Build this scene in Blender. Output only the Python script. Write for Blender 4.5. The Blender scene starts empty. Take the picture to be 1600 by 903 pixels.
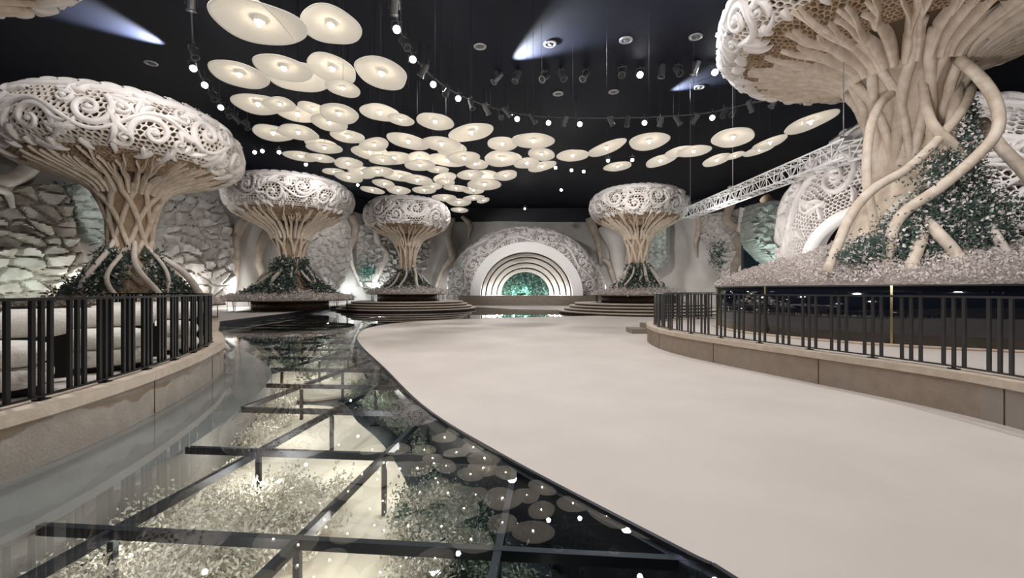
import bpy, math, random
import numpy as np
from mathutils import Vector, Matrix
R = math.radians
PI = math.pi
TAU = 2 * PI
sc = bpy.context.scene
COL = sc.collection
rng = np.random.default_rng(7)
random.seed(7)

# ------------------------------------------------------------------ camera, world, lights, exposure
F, CX, HY, EYE = 690.0, 800.0, 454.0, 1.75
cam_d = bpy.data.cameras.new('camera')
cam = bpy.data.objects.new('camera', cam_d)
COL.objects.link(cam)
cam.location = (0, 0, EYE)
cam.rotation_euler = (PI / 2, 0, 0)
cam_d.sensor_width = 36
cam_d.lens = F / 1600 * 36
cam_d.shift_y = (HY - 451.5) / 1600
cam_d.clip_start = 0.05
cam_d.clip_end = 300
sc.camera = cam
world = bpy.data.worlds.new('world')
sc.world = world
world.use_nodes = True
world.node_tree.nodes['Background'].inputs[0].default_value = (0.8, 0.85, 1, 1)
world.node_tree.nodes['Background'].inputs[1].default_value = 0.05
sc.view_settings.view_transform = 'Standard'
sc.view_settings.look = 'None'
sc.view_settings.gamma = 1
sc.view_settings.exposure = 0.65
sc.view_settings.use_curve_mapping = False


def light(kind, loc, power, color=(1, 1, 1), aim=None, size=0.3, angle=50, blend=0.6):
    d = bpy.data.lights.new('light', kind)
    d.energy = power
    d.color = color
    o = bpy.data.objects.new('ceiling_light' if kind == 'AREA' else 'spot_beam' if kind == 'SPOT' else 'point_light', d)
    COL.objects.link(o)
    o.location = loc
    if kind == 'AREA':
        d.shape = 'SQUARE'
        d.size = size
    else:
        d.shadow_soft_size = size
    if kind == 'SPOT':
        d.spot_size = R(angle)
        d.spot_blend = blend
    if aim is not None:
        o.rotation_euler = (Vector(aim) - Vector(loc)).to_track_quat('-Z', 'Y').to_euler()
    return o


WARM = (1.0, 0.90, 0.80)
NEUT = (1.0, 0.97, 0.95)
COOL = (0.86, 0.97, 1.0)
for lx, ly, p in ((-1, 4, 1000), (3, 9, 1000), (-2, 14, 900), (4, 18, 900), (-4, 23, 900), (7, 27, 900), (-12, 28, 900), (0, 34, 900), (-3, 40, 1000), (9, 42, 900), (-1, 46, 900), (-7.5, 6, 1500), (10, 5, 1300)):  # spots in place of ceiling downlights, with fills added over lounge and right front
    light('SPOT', (lx, ly, 12.7), p, NEUT, (lx, ly, 0), 0.35, 150, 1.0)
# track spots and bare mid-air fills added to brighten trees, domes and walls
for loc, aim, p, a in (
        ((-9, 12, 11.2), (-15.2, 17.6, 7.2), 800, 60), ((-18, 9, 11.2), (-15.5, 17, 9.0), 350, 55),
        ((-6, 10, 5.0), (-15, 17.6, 6.4), 550, 50),
        ((-10, 25, 11.2), (-17, 34, 8.3), 750, 50), ((-9, 24, 5.5), (-17, 34, 7.0), 650, 40),
        ((-3, 31, 11.2), (-9.7, 41, 8.6), 800, 45), ((-5, 30, 5.5), (-9.7, 41, 7.0), 500, 40),
        ((4, 26, 11.2), (10, 35, 8.2), 850, 50), ((6, 26, 5.5), (10, 35, 7.0), 600, 40),
        ((3, 7, 11.0), (9, 13, 8.6), 550, 75), ((4, 5, 2.6), (10.5, 13, 7.6), 700, 75),
        ((7.0, 15, 11.2), (17, 21, 6), 1700, 75), ((6.5, 19, 3.0), (16, 21, 5), 1500, 75),
        ((-14.5, 43.5, 11.5), (-21, 50, 4.5), 1100, 80), ((10, 44, 11.2), (20, 56, 5), 1900, 75), ((-20, 24, 11), (-26, 34, 5), 900, 70), ((18, 36, 11), (26, 47, 4.5), 900, 75), ((17, 9, 10.5), (22, 20, 7), 1300, 80),
        ((-6, 38, 11.2), (1.6, 54, 6), 2800, 55), ((10, 42, 11.2), (4.5, 54, 5), 1400, 50)):
    light('SPOT', loc, p, NEUT, aim, 0.25, a)


# ------------------------------------------------------------------ helpers
def P(x, y, D):
    return Vector(((x - CX) / F * D, D, EYE - (y - HY) / F * D))


def ground(x, y, z=0.0):
    D = F * (EYE - z) / (y - HY)
    return ((x - CX) / F * D, D)


class MB:
    def __init__(s):
        s.v, s.f, s.m, s.n, s.mi = [], [], [], 0, 0

    def add(s, V, Fs):
        V = np.asarray(V, dtype=float).reshape(-1, 3)
        k = s.n
        s.v.append(V)
        s.n += len(V)
        if isinstance(Fs, np.ndarray):
            Fs = (Fs + k).tolist()
        else:
            Fs = [[i + k for i in f] for f in Fs]
        s.f += Fs
        s.m += [s.mi] * len(Fs)

    def build(s, name, mat, parent=None, smooth=True, kind=None):
        me = bpy.data.meshes.new(name)
        V = np.concatenate(s.v) if s.v else np.zeros((0, 3))
        me.from_pydata(V.tolist(), [], s.f)
        for m in (mat if isinstance(mat, (list, tuple)) else [mat]):
            me.materials.append(m)
        me.polygons.foreach_set('material_index', s.m)
        me.polygons.foreach_set('use_smooth', [smooth] * len(s.f))
        me.update()
        o = bpy.data.objects.new(name, me)
        COL.objects.link(o)
        if parent is not None:
            o.parent = parent
        if kind:
            o['kind'] = kind
        return o


def tag(o, label, cat, group=None, kind=None):
    o['label'] = label
    o['category'] = cat
    if group:
        o['group'] = group
    if kind:
        o['kind'] = kind
    return o


def empty(name, loc, label, cat, group=None):
    o = bpy.data.objects.new(name, None)
    COL.objects.link(o)
    o.location = loc
    o.empty_display_size = 0.2
    return tag(o, label, cat, group)


def local(o, parent):
    """keep world-space mesh coordinates of o valid under an unrotated, unscaled parent"""
    o.parent = parent
    o.location = -Vector(parent.location)
    return o


def box(mb, c, s, rz=0.0):
    x, y, z = s[0] / 2, s[1] / 2, s[2] / 2
    V = np.array([[i, j, k] for i in (-x, x) for j in (-y, y) for k in (-z, z)])
    ca, sa = math.cos(rz), math.sin(rz)
    V = np.stack([V[:, 0] * ca - V[:, 1] * sa, V[:, 0] * sa + V[:, 1] * ca, V[:, 2]], 1) + np.array(c)
    mb.add(V, [(0, 1, 3, 2), (4, 6, 7, 5), (0, 4, 5, 1), (2, 3, 7, 6), (0, 2, 6, 4), (1, 5, 7, 3)])


def bar(mb, a, b, w, h=None):
    """rectangular bar between two points"""
    a, b = Vector(a), Vector(b)
    h = h or w
    d = (b - a).normalized()
    up = Vector((0, 0, 1)) if abs(d.z) < 0.95 else Vector((0, 1, 0))
    x = d.cross(up).normalized()
    y = x.cross(d)
    V = [p + x * (i * w / 2) + y * (j * h / 2) for p in (a, b) for i, j in ((-1, -1), (1, -1), (1, 1), (-1, 1))]
    mb.add([tuple(v) for v in V], [(3, 2, 1, 0), (4, 5, 6, 7), (0, 1, 5, 4), (1, 2, 6, 5), (2, 3, 7, 6), (3, 0, 4, 7)])


def smoothpts(pts, n):
    pts = np.asarray(pts, float)
    m = len(pts)
    Q = np.vstack([2 * pts[0] - pts[1], pts, 2 * pts[-1] - pts[-2]])
    t = np.linspace(0, m - 1, n)
    i = np.minimum(t.astype(int), m - 2)
    u = (t - i)[:, None]
    p0, p1, p2, p3 = Q[i], Q[i + 1], Q[i + 2], Q[i + 3]
    return 0.5 * (2 * p1 + (p2 - p0) * u + (2 * p0 - 5 * p1 + 4 * p2 - p3) * u ** 2 + (3 * p1 - p0 - 3 * p2 + p3) * u ** 3)


def tube(mb, pts, rad, seg=8, n=None, squash=None, caps=True):
    pts = np.asarray([tuple(p) for p in pts], float)
    rad = np.broadcast_to(np.asarray(rad, float), (len(pts),)) if np.ndim(rad) == 0 else np.asarray(rad, float)
    if n:
        rr = np.interp(np.linspace(0, 1, n), np.linspace(0, 1, len(rad)), rad)
        pts = smoothpts(pts, n)
        rad = rr
    T = np.gradient(pts, axis=0)
    T /= np.linalg.norm(T, axis=1)[:, None] + 1e-9
    ref = np.array([0, 0, 1.0]) if abs(T[0, 2]) < 0.9 else np.array([0, 1.0, 0])
    N = np.zeros_like(T)
    nrm = np.cross(T[0], ref)
    for i in range(len(T)):
        nrm = nrm - T[i] * np.dot(nrm, T[i])
        nrm /= np.linalg.norm(nrm) + 1e-9
        N[i] = nrm
    B = np.cross(T, N)
    a = np.arange(seg) / seg * TAU
    V = pts[:, None, :] + rad[:, None, None] * (np.cos(a)[None, :, None] * N[:, None, :] + np.sin(a)[None, :, None] * B[:, None, :])
    k = len(pts)
    i = np.arange(k - 1)[:, None] * seg
    j = np.arange(seg)[None, :]
    j2 = (j + 1) % seg
    Q = np.stack([i + j, i + j2, i + seg + j2, i + seg + j], -1).reshape(-1, 4)
    fs = Q.tolist()
    if caps:
        fs.append(list(range(seg - 1, -1, -1)))
        fs.append(list(range((k - 1) * seg, k * seg)))
    mb.add(V.reshape(-1, 3), fs)


def lathe(mb, prof, seg=32, c=(0, 0, 0), th0=0.0, th1=TAU):
    prof = np.asarray(prof, float)
    closed = abs(th1 - th0 - TAU) < 1e-6
    m = seg if closed else seg + 1
    a = th0 + np.arange(m) / seg * (th1 - th0)
    V = np.stack([prof[:, None, 0] * np.cos(a), prof[:, None, 0] * np.sin(a), np.repeat(prof[:, 1:2], m, 1)], -1) + np.array(c)
    fs = []
    for i in range(len(prof) - 1):
        for j in range(seg):
            j2 = (j + 1) % m
            fs.append((i * m + j, i * m + j2, (i + 1) * m + j2, (i + 1) * m + j))
    mb.add(V.reshape(-1, 3), fs)


def prism(mb, poly, z0, z1, top=True, bottom=True):
    n = len(poly)
    A = sum(poly[i][0] * poly[(i + 1) % n][1] - poly[(i + 1) % n][0] * poly[i][1] for i in range(n))
    if A < 0:
        poly = poly[::-1]
    V = [(p[0], p[1], z1) for p in poly] + [(p[0], p[1], z0) for p in poly]
    fs = [(i, n + i, n + (i + 1) % n, (i + 1) % n) for i in range(n)]
    if top:
        fs.append(tuple(range(n)))
    if bottom:
        fs.append(tuple(range(2 * n - 1, n - 1, -1)))
    mb.add(V, fs)


def inside(poly, x, y):
    r = False
    n = len(poly)
    for i in range(n):
        x1, y1 = poly[i]
        x2, y2 = poly[(i + 1) % n]
        if (y1 > y) != (y2 > y) and x < (x2 - x1) * (y - y1) / (y2 - y1) + x1:
            r = not r
    return r


# ------------------------------------------------------------------ materials
def mat(name, color, rough=0.6, metal=0.0, var=0.0, scale=4.0, bump=0.0, bscale=30.0, color2=None, emit=None, estr=0.0, spec=0.5, coords='Object', detail=4):
    m = bpy.data.materials.new(name)
    m.use_nodes = True
    nt = m.node_tree
    b = nt.nodes['Principled BSDF']
    b.inputs['Base Color'].default_value = (*color, 1)
    b.inputs['Roughness'].default_value = rough
    b.inputs['Metallic'].default_value = metal
    b.inputs['Specular IOR Level'].default_value = spec
    if emit:
        b.inputs['Emission Color'].default_value = (*emit, 1)
        b.inputs['Emission Strength'].default_value = estr
    if var or color2 or bump:
        tc = nt.nodes.new('ShaderNodeTexCoord')
    if var or color2:
        nz = nt.nodes.new('ShaderNodeTexNoise')
        nz.inputs['Scale'].default_value = scale
        nz.inputs['Detail'].default_value = detail
        cr = nt.nodes.new('ShaderNodeValToRGB')
        c2 = color2 or tuple(c * (1 - var) for c in color)
        cr.color_ramp.elements[0].position = 0.35
        cr.color_ramp.elements[0].color = (*c2, 1)
        cr.color_ramp.elements[1].position = 0.65
        cr.color_ramp.elements[1].color = (*color, 1)
        nt.links.new(tc.outputs[coords], nz.inputs['Vector'])
        nt.links.new(nz.outputs['Fac'], cr.inputs['Fac'])
        nt.links.new(cr.outputs['Color'], b.inputs['Base Color'])
    if bump:
        nb = nt.nodes.new('ShaderNodeTexNoise')
        nb.inputs['Scale'].default_value = bscale
        nb.inputs['Detail'].default_value = 5
        bm = nt.nodes.new('ShaderNodeBump')
        bm.inputs['Strength'].default_value = bump
        bm.inputs['Distance'].default_value = 0.02
        nt.links.new(tc.outputs[coords], nb.inputs['Vector'])
        nt.links.new(nb.outputs['Fac'], bm.inputs['Height'])
        nt.links.new(bm.outputs['Normal'], b.inputs['Normal'])
    return m


def glass_mat(name, ior=1.45, tint=(0.93, 0.96, 0.97), rough=0.0):
    m = bpy.data.materials.new(name)
    m.use_nodes = True
    nt = m.node_tree
    nt.nodes.clear()
    out = nt.nodes.new('ShaderNodeOutputMaterial')
    mix = nt.nodes.new('ShaderNodeMixShader')
    fr = nt.nodes.new('ShaderNodeFresnel')
    fr.inputs['IOR'].default_value = ior
    tr = nt.nodes.new('ShaderNodeBsdfTransparent')
    tr.inputs['Color'].default_value = (*tint, 1)
    gl = nt.nodes.new('ShaderNodeBsdfGlossy')
    gl.inputs['Roughness'].default_value = rough
    gl.inputs['Color'].default_value = (0.97, 0.97, 0.97, 1)
    ge = nt.nodes.new('ShaderNodeNewGeometry')
    sb = nt.nodes.new('ShaderNodeMath'); sb.operation = 'SUBTRACT'; sb.inputs[0].default_value = 1.0
    mu = nt.nodes.new('ShaderNodeMath'); mu.operation = 'MULTIPLY'
    nt.links.new(ge.outputs['Backfacing'], sb.inputs[1])
    nt.links.new(fr.outputs[0], mu.inputs[0])
    nt.links.new(sb.outputs[0], mu.inputs[1])
    nt.links.new(mu.outputs[0], mix.inputs[0])
    nt.links.new(tr.outputs[0], mix.inputs[1])
    nt.links.new(gl.outputs[0], mix.inputs[2])
    nt.links.new(mix.outputs[0], out.inputs[0])
    return m


M = dict(
    stone=mat('polished_stone', (0.64, 0.585, 0.545), 0.5, var=0.08, scale=0.8, detail=8, spec=0.35),
    curb=mat('travertine', (0.66, 0.53, 0.41), 0.75, color2=(0.54, 0.42, 0.31), scale=5, bump=0.5, bscale=35),
    curbcap=mat('travertine_cap', (0.60, 0.51, 0.42), 0.7, color2=(0.52, 0.43, 0.34), scale=7, bump=0.4, bscale=40),
    ceiling=mat('ceiling_paint', (0.0095, 0.0112, 0.021), 0.6, var=0.3, scale=0.2, spec=0.15),
    wall=mat('wall_plaster', (0.56, 0.53, 0.50), 0.75, color2=(0.46, 0.43, 0.40), scale=0.4, bump=0.2, bscale=6),
    band=mat('dark_band', (0.008, 0.009, 0.016), 0.5),
    carve=mat('carved_plaster', (0.76, 0.70, 0.65), 0.6, color2=(0.66, 0.58, 0.51), scale=3, bump=0.25, bscale=14),
    carvew=mat('white_plaster', (0.82, 0.78, 0.76), 0.55, color2=(0.74, 0.69, 0.66), scale=3, bump=0.15, bscale=14),
    rib=mat('rib_plaster', (0.70, 0.61, 0.52), 0.6, color2=(0.56, 0.46, 0.36), scale=4, bump=0.3, bscale=16),
    strand=mat('strand_plaster', (0.66, 0.56, 0.46), 0.6, color2=(0.52, 0.42, 0.32), scale=4, bump=0.3, bscale=20),
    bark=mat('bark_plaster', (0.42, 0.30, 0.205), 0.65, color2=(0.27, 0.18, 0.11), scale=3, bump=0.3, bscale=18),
    wroot=mat('wall_root_plaster', (0.50, 0.43, 0.36), 0.65, color2=(0.36, 0.29, 0.23), scale=1.5, bump=0.25, bscale=8),
    shadow_lining=mat('painted_shadow', (0.10, 0.065, 0.04), 0.85),  # dark colour painted for shade behind holes and between tunnel arches
    rock=mat('rock', (0.50, 0.48, 0.45), 0.7, color2=(0.34, 0.31, 0.28), scale=2.2, bump=0.6, bscale=9),
    rockw=mat('warm_rock', (0.56, 0.53, 0.47), 0.7, color2=(0.33, 0.28, 0.23), scale=1.1, bump=0.7, bscale=7),
    rockg=mat('green_rock', (0.52, 0.58, 0.54), 0.65, color2=(0.36, 0.38, 0.35), scale=2, bump=0.6, bscale=9),
    leaf=mat('dark_leaf', (0.035, 0.065, 0.055), 0.6, color2=(0.10, 0.145, 0.12), scale=6),
    leafg=mat('green_leaf', (0.10, 0.15, 0.11), 0.55, color2=(0.30, 0.34, 0.27), scale=7),
    leafteal=mat('teal_leaf', (0.05, 0.16, 0.14), 0.5, color2=(0.35, 0.55, 0.48), scale=3),
    leafp=mat('pale_leaf', (0.82, 0.77, 0.68), 0.6, color2=(0.54, 0.50, 0.42), scale=8),
    flower=mat('pale_flower', (0.80, 0.74, 0.71), 0.7, color2=(0.58, 0.51, 0.485), scale=9),
    soil=mat('flower_bed_base', (0.26, 0.22, 0.20), 0.9, color2=(0.42, 0.37, 0.34), scale=12),
    rust=mat('rusty_steel', (0.085, 0.045, 0.028), 0.5, color2=(0.05, 0.026, 0.018), scale=4, spec=0.4),
    black=mat('black_steel', (0.005, 0.005, 0.006), 0.4, spec=0.3),
    rail=mat('rail_steel', (0.03, 0.03, 0.032), 0.35),
    gunmetal=mat('beam_steel', (0.045, 0.048, 0.058), 0.35, metal=0.6),
    drum=mat('black_mirror', (0.006, 0.008, 0.014), 0.04, spec=0.9),
    brass=mat('brass', (0.55, 0.45, 0.25), 0.3, metal=1),
    boucle=mat('boucle', (0.84, 0.80, 0.74), 0.95, var=0.08, scale=30, bump=0.8, bscale=90),
    sand=mat('pit_sand', (0.74, 0.66, 0.54), 0.85, color2=(0.64, 0.56, 0.44), scale=1.4, bump=0.3, bscale=12),
    gravel=mat('pit_dark', (0.03, 0.035, 0.045), 0.5, var=0.4, scale=3, bump=0.5, bscale=20),
    ledge=mat('concrete_ledge', (0.25, 0.235, 0.22), 0.7, var=0.25, scale=1.2),
    glass=glass_mat('floor_glass'),
    lamp=mat('lamp_fabric', (0.80, 0.77, 0.71), 0.8, emit=(1.0, 0.91, 0.79), estr=0.12),
    bulb=mat('lamp_bulb', (1, 1, 1), 0.5, emit=(1, 0.86, 0.66), estr=58),
    wire=mat('hanging_wire', (0.012, 0.012, 0.013), 0.6),
    lens=mat('lit_lens', (1, 1, 1), 0.5, emit=(0.95, 0.97, 1), estr=30),
    dlens=mat('dark_lens', (0.03, 0.03, 0.035), 0.1),
    fixture=mat('fixture_black', (0.15, 0.152, 0.16), 0.35),
    fixsilver=mat('fixture_silver', (0.5, 0.5, 0.52), 0.3, metal=0.8),
    truss=mat('white_truss', (0.85, 0.85, 0.86), 0.4),
    step=mat('stage_step', (0.30, 0.25, 0.20), 0.55, var=0.2, scale=4),
    steplight=mat('dais_stone', (0.62, 0.55, 0.48), 0.5, var=0.1, scale=2),
    arch=mat('arch_white', (0.86, 0.84, 0.82), 0.6),
    tunnel=mat('tunnel_plaster', (0.84, 0.80, 0.76), 0.6),
    glint=mat('fairy_light', (1, 1, 1), 0.5, emit=(1, 0.9, 0.72), estr=25),
)

def banded_curb():  # browner towards the top, with an uneven lower edge
    m = mat('banded_travertine', (0.84, 0.77, 0.68), 0.8, color2=(0.72, 0.63, 0.53), scale=5, bump=0.7, bscale=30)
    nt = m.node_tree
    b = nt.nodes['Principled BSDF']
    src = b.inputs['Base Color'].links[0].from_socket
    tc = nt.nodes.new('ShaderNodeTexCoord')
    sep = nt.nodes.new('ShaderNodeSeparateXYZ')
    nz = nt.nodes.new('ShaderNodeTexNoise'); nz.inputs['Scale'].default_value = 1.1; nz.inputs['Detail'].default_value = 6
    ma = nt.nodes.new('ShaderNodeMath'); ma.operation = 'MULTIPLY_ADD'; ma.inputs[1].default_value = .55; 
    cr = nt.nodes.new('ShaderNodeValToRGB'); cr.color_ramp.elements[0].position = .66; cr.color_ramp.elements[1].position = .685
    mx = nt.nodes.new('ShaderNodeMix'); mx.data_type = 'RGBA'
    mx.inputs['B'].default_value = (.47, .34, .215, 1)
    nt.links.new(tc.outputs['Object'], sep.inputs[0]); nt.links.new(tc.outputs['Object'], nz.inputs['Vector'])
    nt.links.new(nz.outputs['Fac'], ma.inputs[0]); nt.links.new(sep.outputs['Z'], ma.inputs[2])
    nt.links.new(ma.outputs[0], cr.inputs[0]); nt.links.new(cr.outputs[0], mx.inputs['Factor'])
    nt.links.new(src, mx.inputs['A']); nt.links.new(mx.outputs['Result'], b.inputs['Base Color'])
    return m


M['curbl'] = banded_curb()
# ------------------------------------------------------------------ room shell
WP = [(-31, -12), (-31, 20), (-30, 27), (-26, 36), (-23, 45), (-19, 54), (-12, 60), (16, 60), (24, 54), (29, 45), (31, 32), (32, 15), (32, -12)]
WZ, CZ = 11.2, 13.0


def wall_at(x, y, off=0.0):
    """where the sight line through photo pixel (x, y) meets the wall plan, off metres in front of it"""
    u = (x - CX) / F
    for (x1, y1), (x2, y2) in zip(WP[:-1], WP[1:]):
        den = u * (y2 - y1) - (x2 - x1)
        if abs(den) < 1e-9:
            continue
        t = (x1 - u * y1) / den
        if -1e-6 <= t <= 1 + 1e-6:
            D = y1 + t * (y2 - y1)
            if D > 1:
                return P(x, y, D - off)
    return P(x, y, 50 - off)


wc = smoothpts([(a, b) for a, b in WP], 220)
d = np.gradient(wc, axis=0)
d /= np.linalg.norm(d, axis=1)[:, None]
nin = np.stack([d[:, 1], -d[:, 0]], 1)
zs = np.linspace(-0.8, WZ, 30)
mb = MB()
s_ = np.arange(220)[:, None] * 0.55
zz = zs[None, :]
disp = 0.30 * np.sin(0.9 * s_ + 0.8 * np.sin(0.6 * zz)) + 0.22 * np.abs(np.sin(0.55 * s_ + 1.3 * np.cos(0.33 * zz + 1))) + 0.1 * np.sin(2.1 * s_ + zz)
V = np.stack([wc[:, None, 0] + nin[:, None, 0] * disp, wc[:, None, 1] + nin[:, None, 1] * disp, np.repeat(zz, 220, 0)], -1)
i = np.arange(219)[:, None] * 30
j = np.arange(29)[None, :]
mb.add(V.reshape(-1, 3), np.stack([i + j, i + 30 + j, i + 31 + j, i + j + 1], -1).reshape(-1, 4))
o = mb.build('wall_back', M['wall'], kind='structure')
mb = MB()
for zlo, zhi in ((WZ - 0.05, CZ + 0.1),):
    n = len(wc)
    q = wc + nin * 0.45
    V = [(p[0], p[1], z) for z in (zlo, zhi) for p in q] + [(p[0], p[1], zlo) for p in wc - nin * 0.8]
    fs = [(k, k + 1, n + k + 1, n + k) for k in range(n - 1)] + [(k + 1, k, 2 * n + k, 2 * n + k + 1) for k in range(n - 1)]
    mb.add(V, fs)
mb.build('wall_upper', M['band'], smooth=False, kind='structure')
mb = MB()
box(mb, (0.5, -12.2, 6.1), (66, 0.4, 14))
mb.build('wall_front', M['wall'], smooth=False, kind='structure')
mb = MB()
box(mb, (0.5, 24.5, CZ + 0.15), (68, 77, 0.3))
mb.build('ceiling', M['ceiling'], smooth=False, kind='structure')

# ------------------------------------------------------------------ plan curves of the floor
stone_edge = [(2.3, 0.3), (1.85, 1.6), (1.33, 2.7), (1.11, 3.0), (-0.14, 4.72), (-1.35, 6.67), (-2.9, 9.98), (-4.8, 14.0), (-5.96, 17.0), (-6.7, 20.6), (-5.9, 24.3), (-1.6, 27.8), (4.0, 30.0), (10.0, 31.5), (16.0, 32.3)]
SE = [tuple(p) for p in smoothpts(stone_edge, 90)]
left_curb = [(-4.62, -1.5), (-4.63, 1.0), (-4.66, 3.0), (-4.70, 4.4), (-4.88, 5.5), (-5.2, 6.7), (-5.75, 8.3), (-6.45, 9.85), (-7.5, 11.4), (-8.9, 13.3), (-10.7, 16.1), (-12.6, 18.9), (-14.3, 21.2)]
LC = [tuple(p) for p in smoothpts(left_curb, 80)]
right_curb = [(6.2, 0.5), (6.3, 3.0), (6.36, 5.4), (6.22, 6.6), (5.62, 8.4), (5.0, 10.2), (4.52, 12.0), (4.42, 13.6), (4.75, 15.5), (5.7, 17.3), (7.4, 18.6), (9.6, 19.3), (13.5, 19.6)]
RC = [tuple(p) for p in smoothpts(right_curb, 80)]
low_edge = [(-14.3, 21.2), (-14.6, 25), (-15.2, 31), (-16.0, 37), (-17.2, 42)]
far_edge = [(-13.0, 46.5), (-6.0, 50.8), (-1.5, 44.0), (0.0, 41.5), (4.0, 40.0), (9.0, 40.4), (16.0, 40.8)]
glass_poly = SE + [(16.5, 36)] + far_edge[::-1] + low_edge[::-1][:-1] + LC[::-1][:-1] + [(-4.6, 0.3)]
glass_poly = [p for p in glass_poly if p[1] >= 0.25]

mb = MB()
prism(mb, [(2.3, -12)] + SE + [(31, 32.3), (31, -12)], -0.06, 0.012)
mb.build('floor', M['stone'], smooth=False, kind='structure')
mb = MB()
prism(mb, [(16.5, 40.8)] + far_edge[::-1][1:] + [(-6, 60), (30, 60), (30, 40.8)], -0.75, 0.01)
mb.build('floor_back', M['stone'], smooth=False, kind='structure')
mb = MB()
prism(mb, LC[::-1] + [(-31, -1.5), (-31, 24), (-18, 23.5)], -0.75, 0.5)
mb.build('floor_left', M['stone'], smooth=False, kind='structure')
mb = MB()
prism(mb, low_edge + [(-13.0, 46.5), (-6.2, 50.8), (-6.2, 60), (-31, 60), (-31, 24), (-18, 23.5)], -0.75, 0.28)
mb.build('floor_middle', M['stone'], smooth=False, kind='structure')
mb = MB()
for a, b in zip((low_edge + [(-13.0, 46.5)])[:-1], (low_edge + [(-13.0, 46.5)])[1:]):
    bar(mb, (a[0] + .03, a[1], .125), (b[0] + .03, b[1], .125), .05, .24)
mb.build('trim_4', M['gunmetal'], smooth=False, kind='structure')
mb = MB()
prism(mb, RC + [(31, 20), (31, 0.5)], 0.0, 0.5)
mb.build('floor_right', M['stone'], smooth=False, kind='structure')
mb = MB()
n_ = len(SE)
mb.add([(p[0] + .01, p[1], z) for z in (-.75, -.05) for p in SE] + [(p[0] + .2, p[1], z) for z in (-.05, -.75) for p in SE], [(q * n_ + k, q * n_ + k + 1, ((q + 1) % 4) * n_ + k + 1, ((q + 1) % 4) * n_ + k) for q in range(4) for k in range(n_ - 1)])
mb.build('pit_skirt', M['gravel'], smooth=False, kind='structure')  # added dark skirt wall of the pit, in place of shade under the slab
# pit under the glass
mb = MB()
prism(mb, [(-18, -1), (17, -1), (17, 60), (-18, 60)], -0.95, -0.75)
mb.build('floor_pit', M['gravel'], smooth=False, kind='structure')
mb = MB()
prism(mb, [(-12, -12), (2.3, -12), (2.3, 0.24), (-4.6, 0.24), (-4.62, -1.5), (-12, -1.5)], -0.75, 0.0)
mb.build('floor_front', M['stone'], smooth=False, kind='structure')

mb = MB()
prism(mb, glass_poly, -0.02, 0.0)
o = mb.build('floor_glass', M['glass'], smooth=False, kind='structure')

# concrete ledge below the glass along the left curb
mb = MB()
led = [(p[0] + 0.05, p[1]) for p in LC if p[1] > 0.2]
dx = np.gradient(np.array(led), axis=0)
dx /= np.linalg.norm(dx, axis=1)[:, None]
inner = [(p[0] + q[1] * (1.0 if p[1] < 9 else max(0.15, 1.0 - 0.12 * (p[1] - 9))), p[1] - q[0] * 0.8) for p, q in zip(led, dx)]
prism(mb, led + inner[::-1], -0.75, -0.05)
mb.build('trim_1', M['ledge'], smooth=False, kind='structure')

# sand path in the pit
def wobble(poly, n):
    return [tuple(p) for p in smoothpts(poly, n)]
for poly in ([(-0.35, 0.2), (-0.75, 2.4), (-0.85, 4.0), (-1.25, 5.4), (-2.05, 7.0), (-2.8, 8.1), (-3.6, 9.2), (-4.9, 9.3), (-5.0, 7.6), (-4.3, 5.8), (-3.75, 4.2), (-3.6, 2.4), (-3.5, 0.2)],
             [(-3.4, 10.6), (-4.6, 13.5), (-6.2, 16.5), (-7.2, 20), (-9.5, 21.5), (-11, 19), (-9.6, 16), (-7.6, 12.6), (-5.9, 10.4), (-4.5, 9.9)],
             [(-8, 24), (-7, 28), (-9, 33), (-13, 32), (-13.5, 27), (-12, 24)]):
    mb = MB()
    prism(mb, wobble(poly, 60), -0.74, -0.69)
    tag(mb.build('sand_path', M['sand'], smooth=False), ['winding pale sand path under the glass beside the near curb', 'pale sand patch under the glass beyond the railing corner', 'far pale sand patch under the glass before the second tree'][len([o for o in bpy.data.objects if o.name.startswith('sand_path')]) - 1], 'sand', kind='stuff')

# steel frame carrying the glass
gA = np.array([1.0, -0.09]); gA /= np.linalg.norm(gA)
gB = np.array([gA[1] * -1, gA[0]])
org = np.array([-1.54, 3.17])
PG = np.array(SE + [(16.5, 36)] + far_edge[::-1] + low_edge[::-1][:-1] + LC[::-1][:10] + inner[::-1] + [(-3.55, 0.3)])
PG = PG[PG[:, 1] >= .25]


def clip_line(p0, dr):
    ts = []
    n = len(PG)
    for i in range(n):
        a, b = PG[i], PG[(i + 1) % n]
        e = b - a
        den = dr[0] * e[1] - dr[1] * e[0]
        if abs(den) < 1e-9:
            continue
        w = a - p0
        t = (w[0] * e[1] - w[1] * e[0]) / den
        u = (w[0] * dr[1] - w[1] * dr[0]) / den
        if 0 <= u < 1:
            ts.append(t)
    ts.sort()
    return [(ts[k], ts[k + 1]) for k in range(0, len(ts) - 1, 2)]


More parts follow.
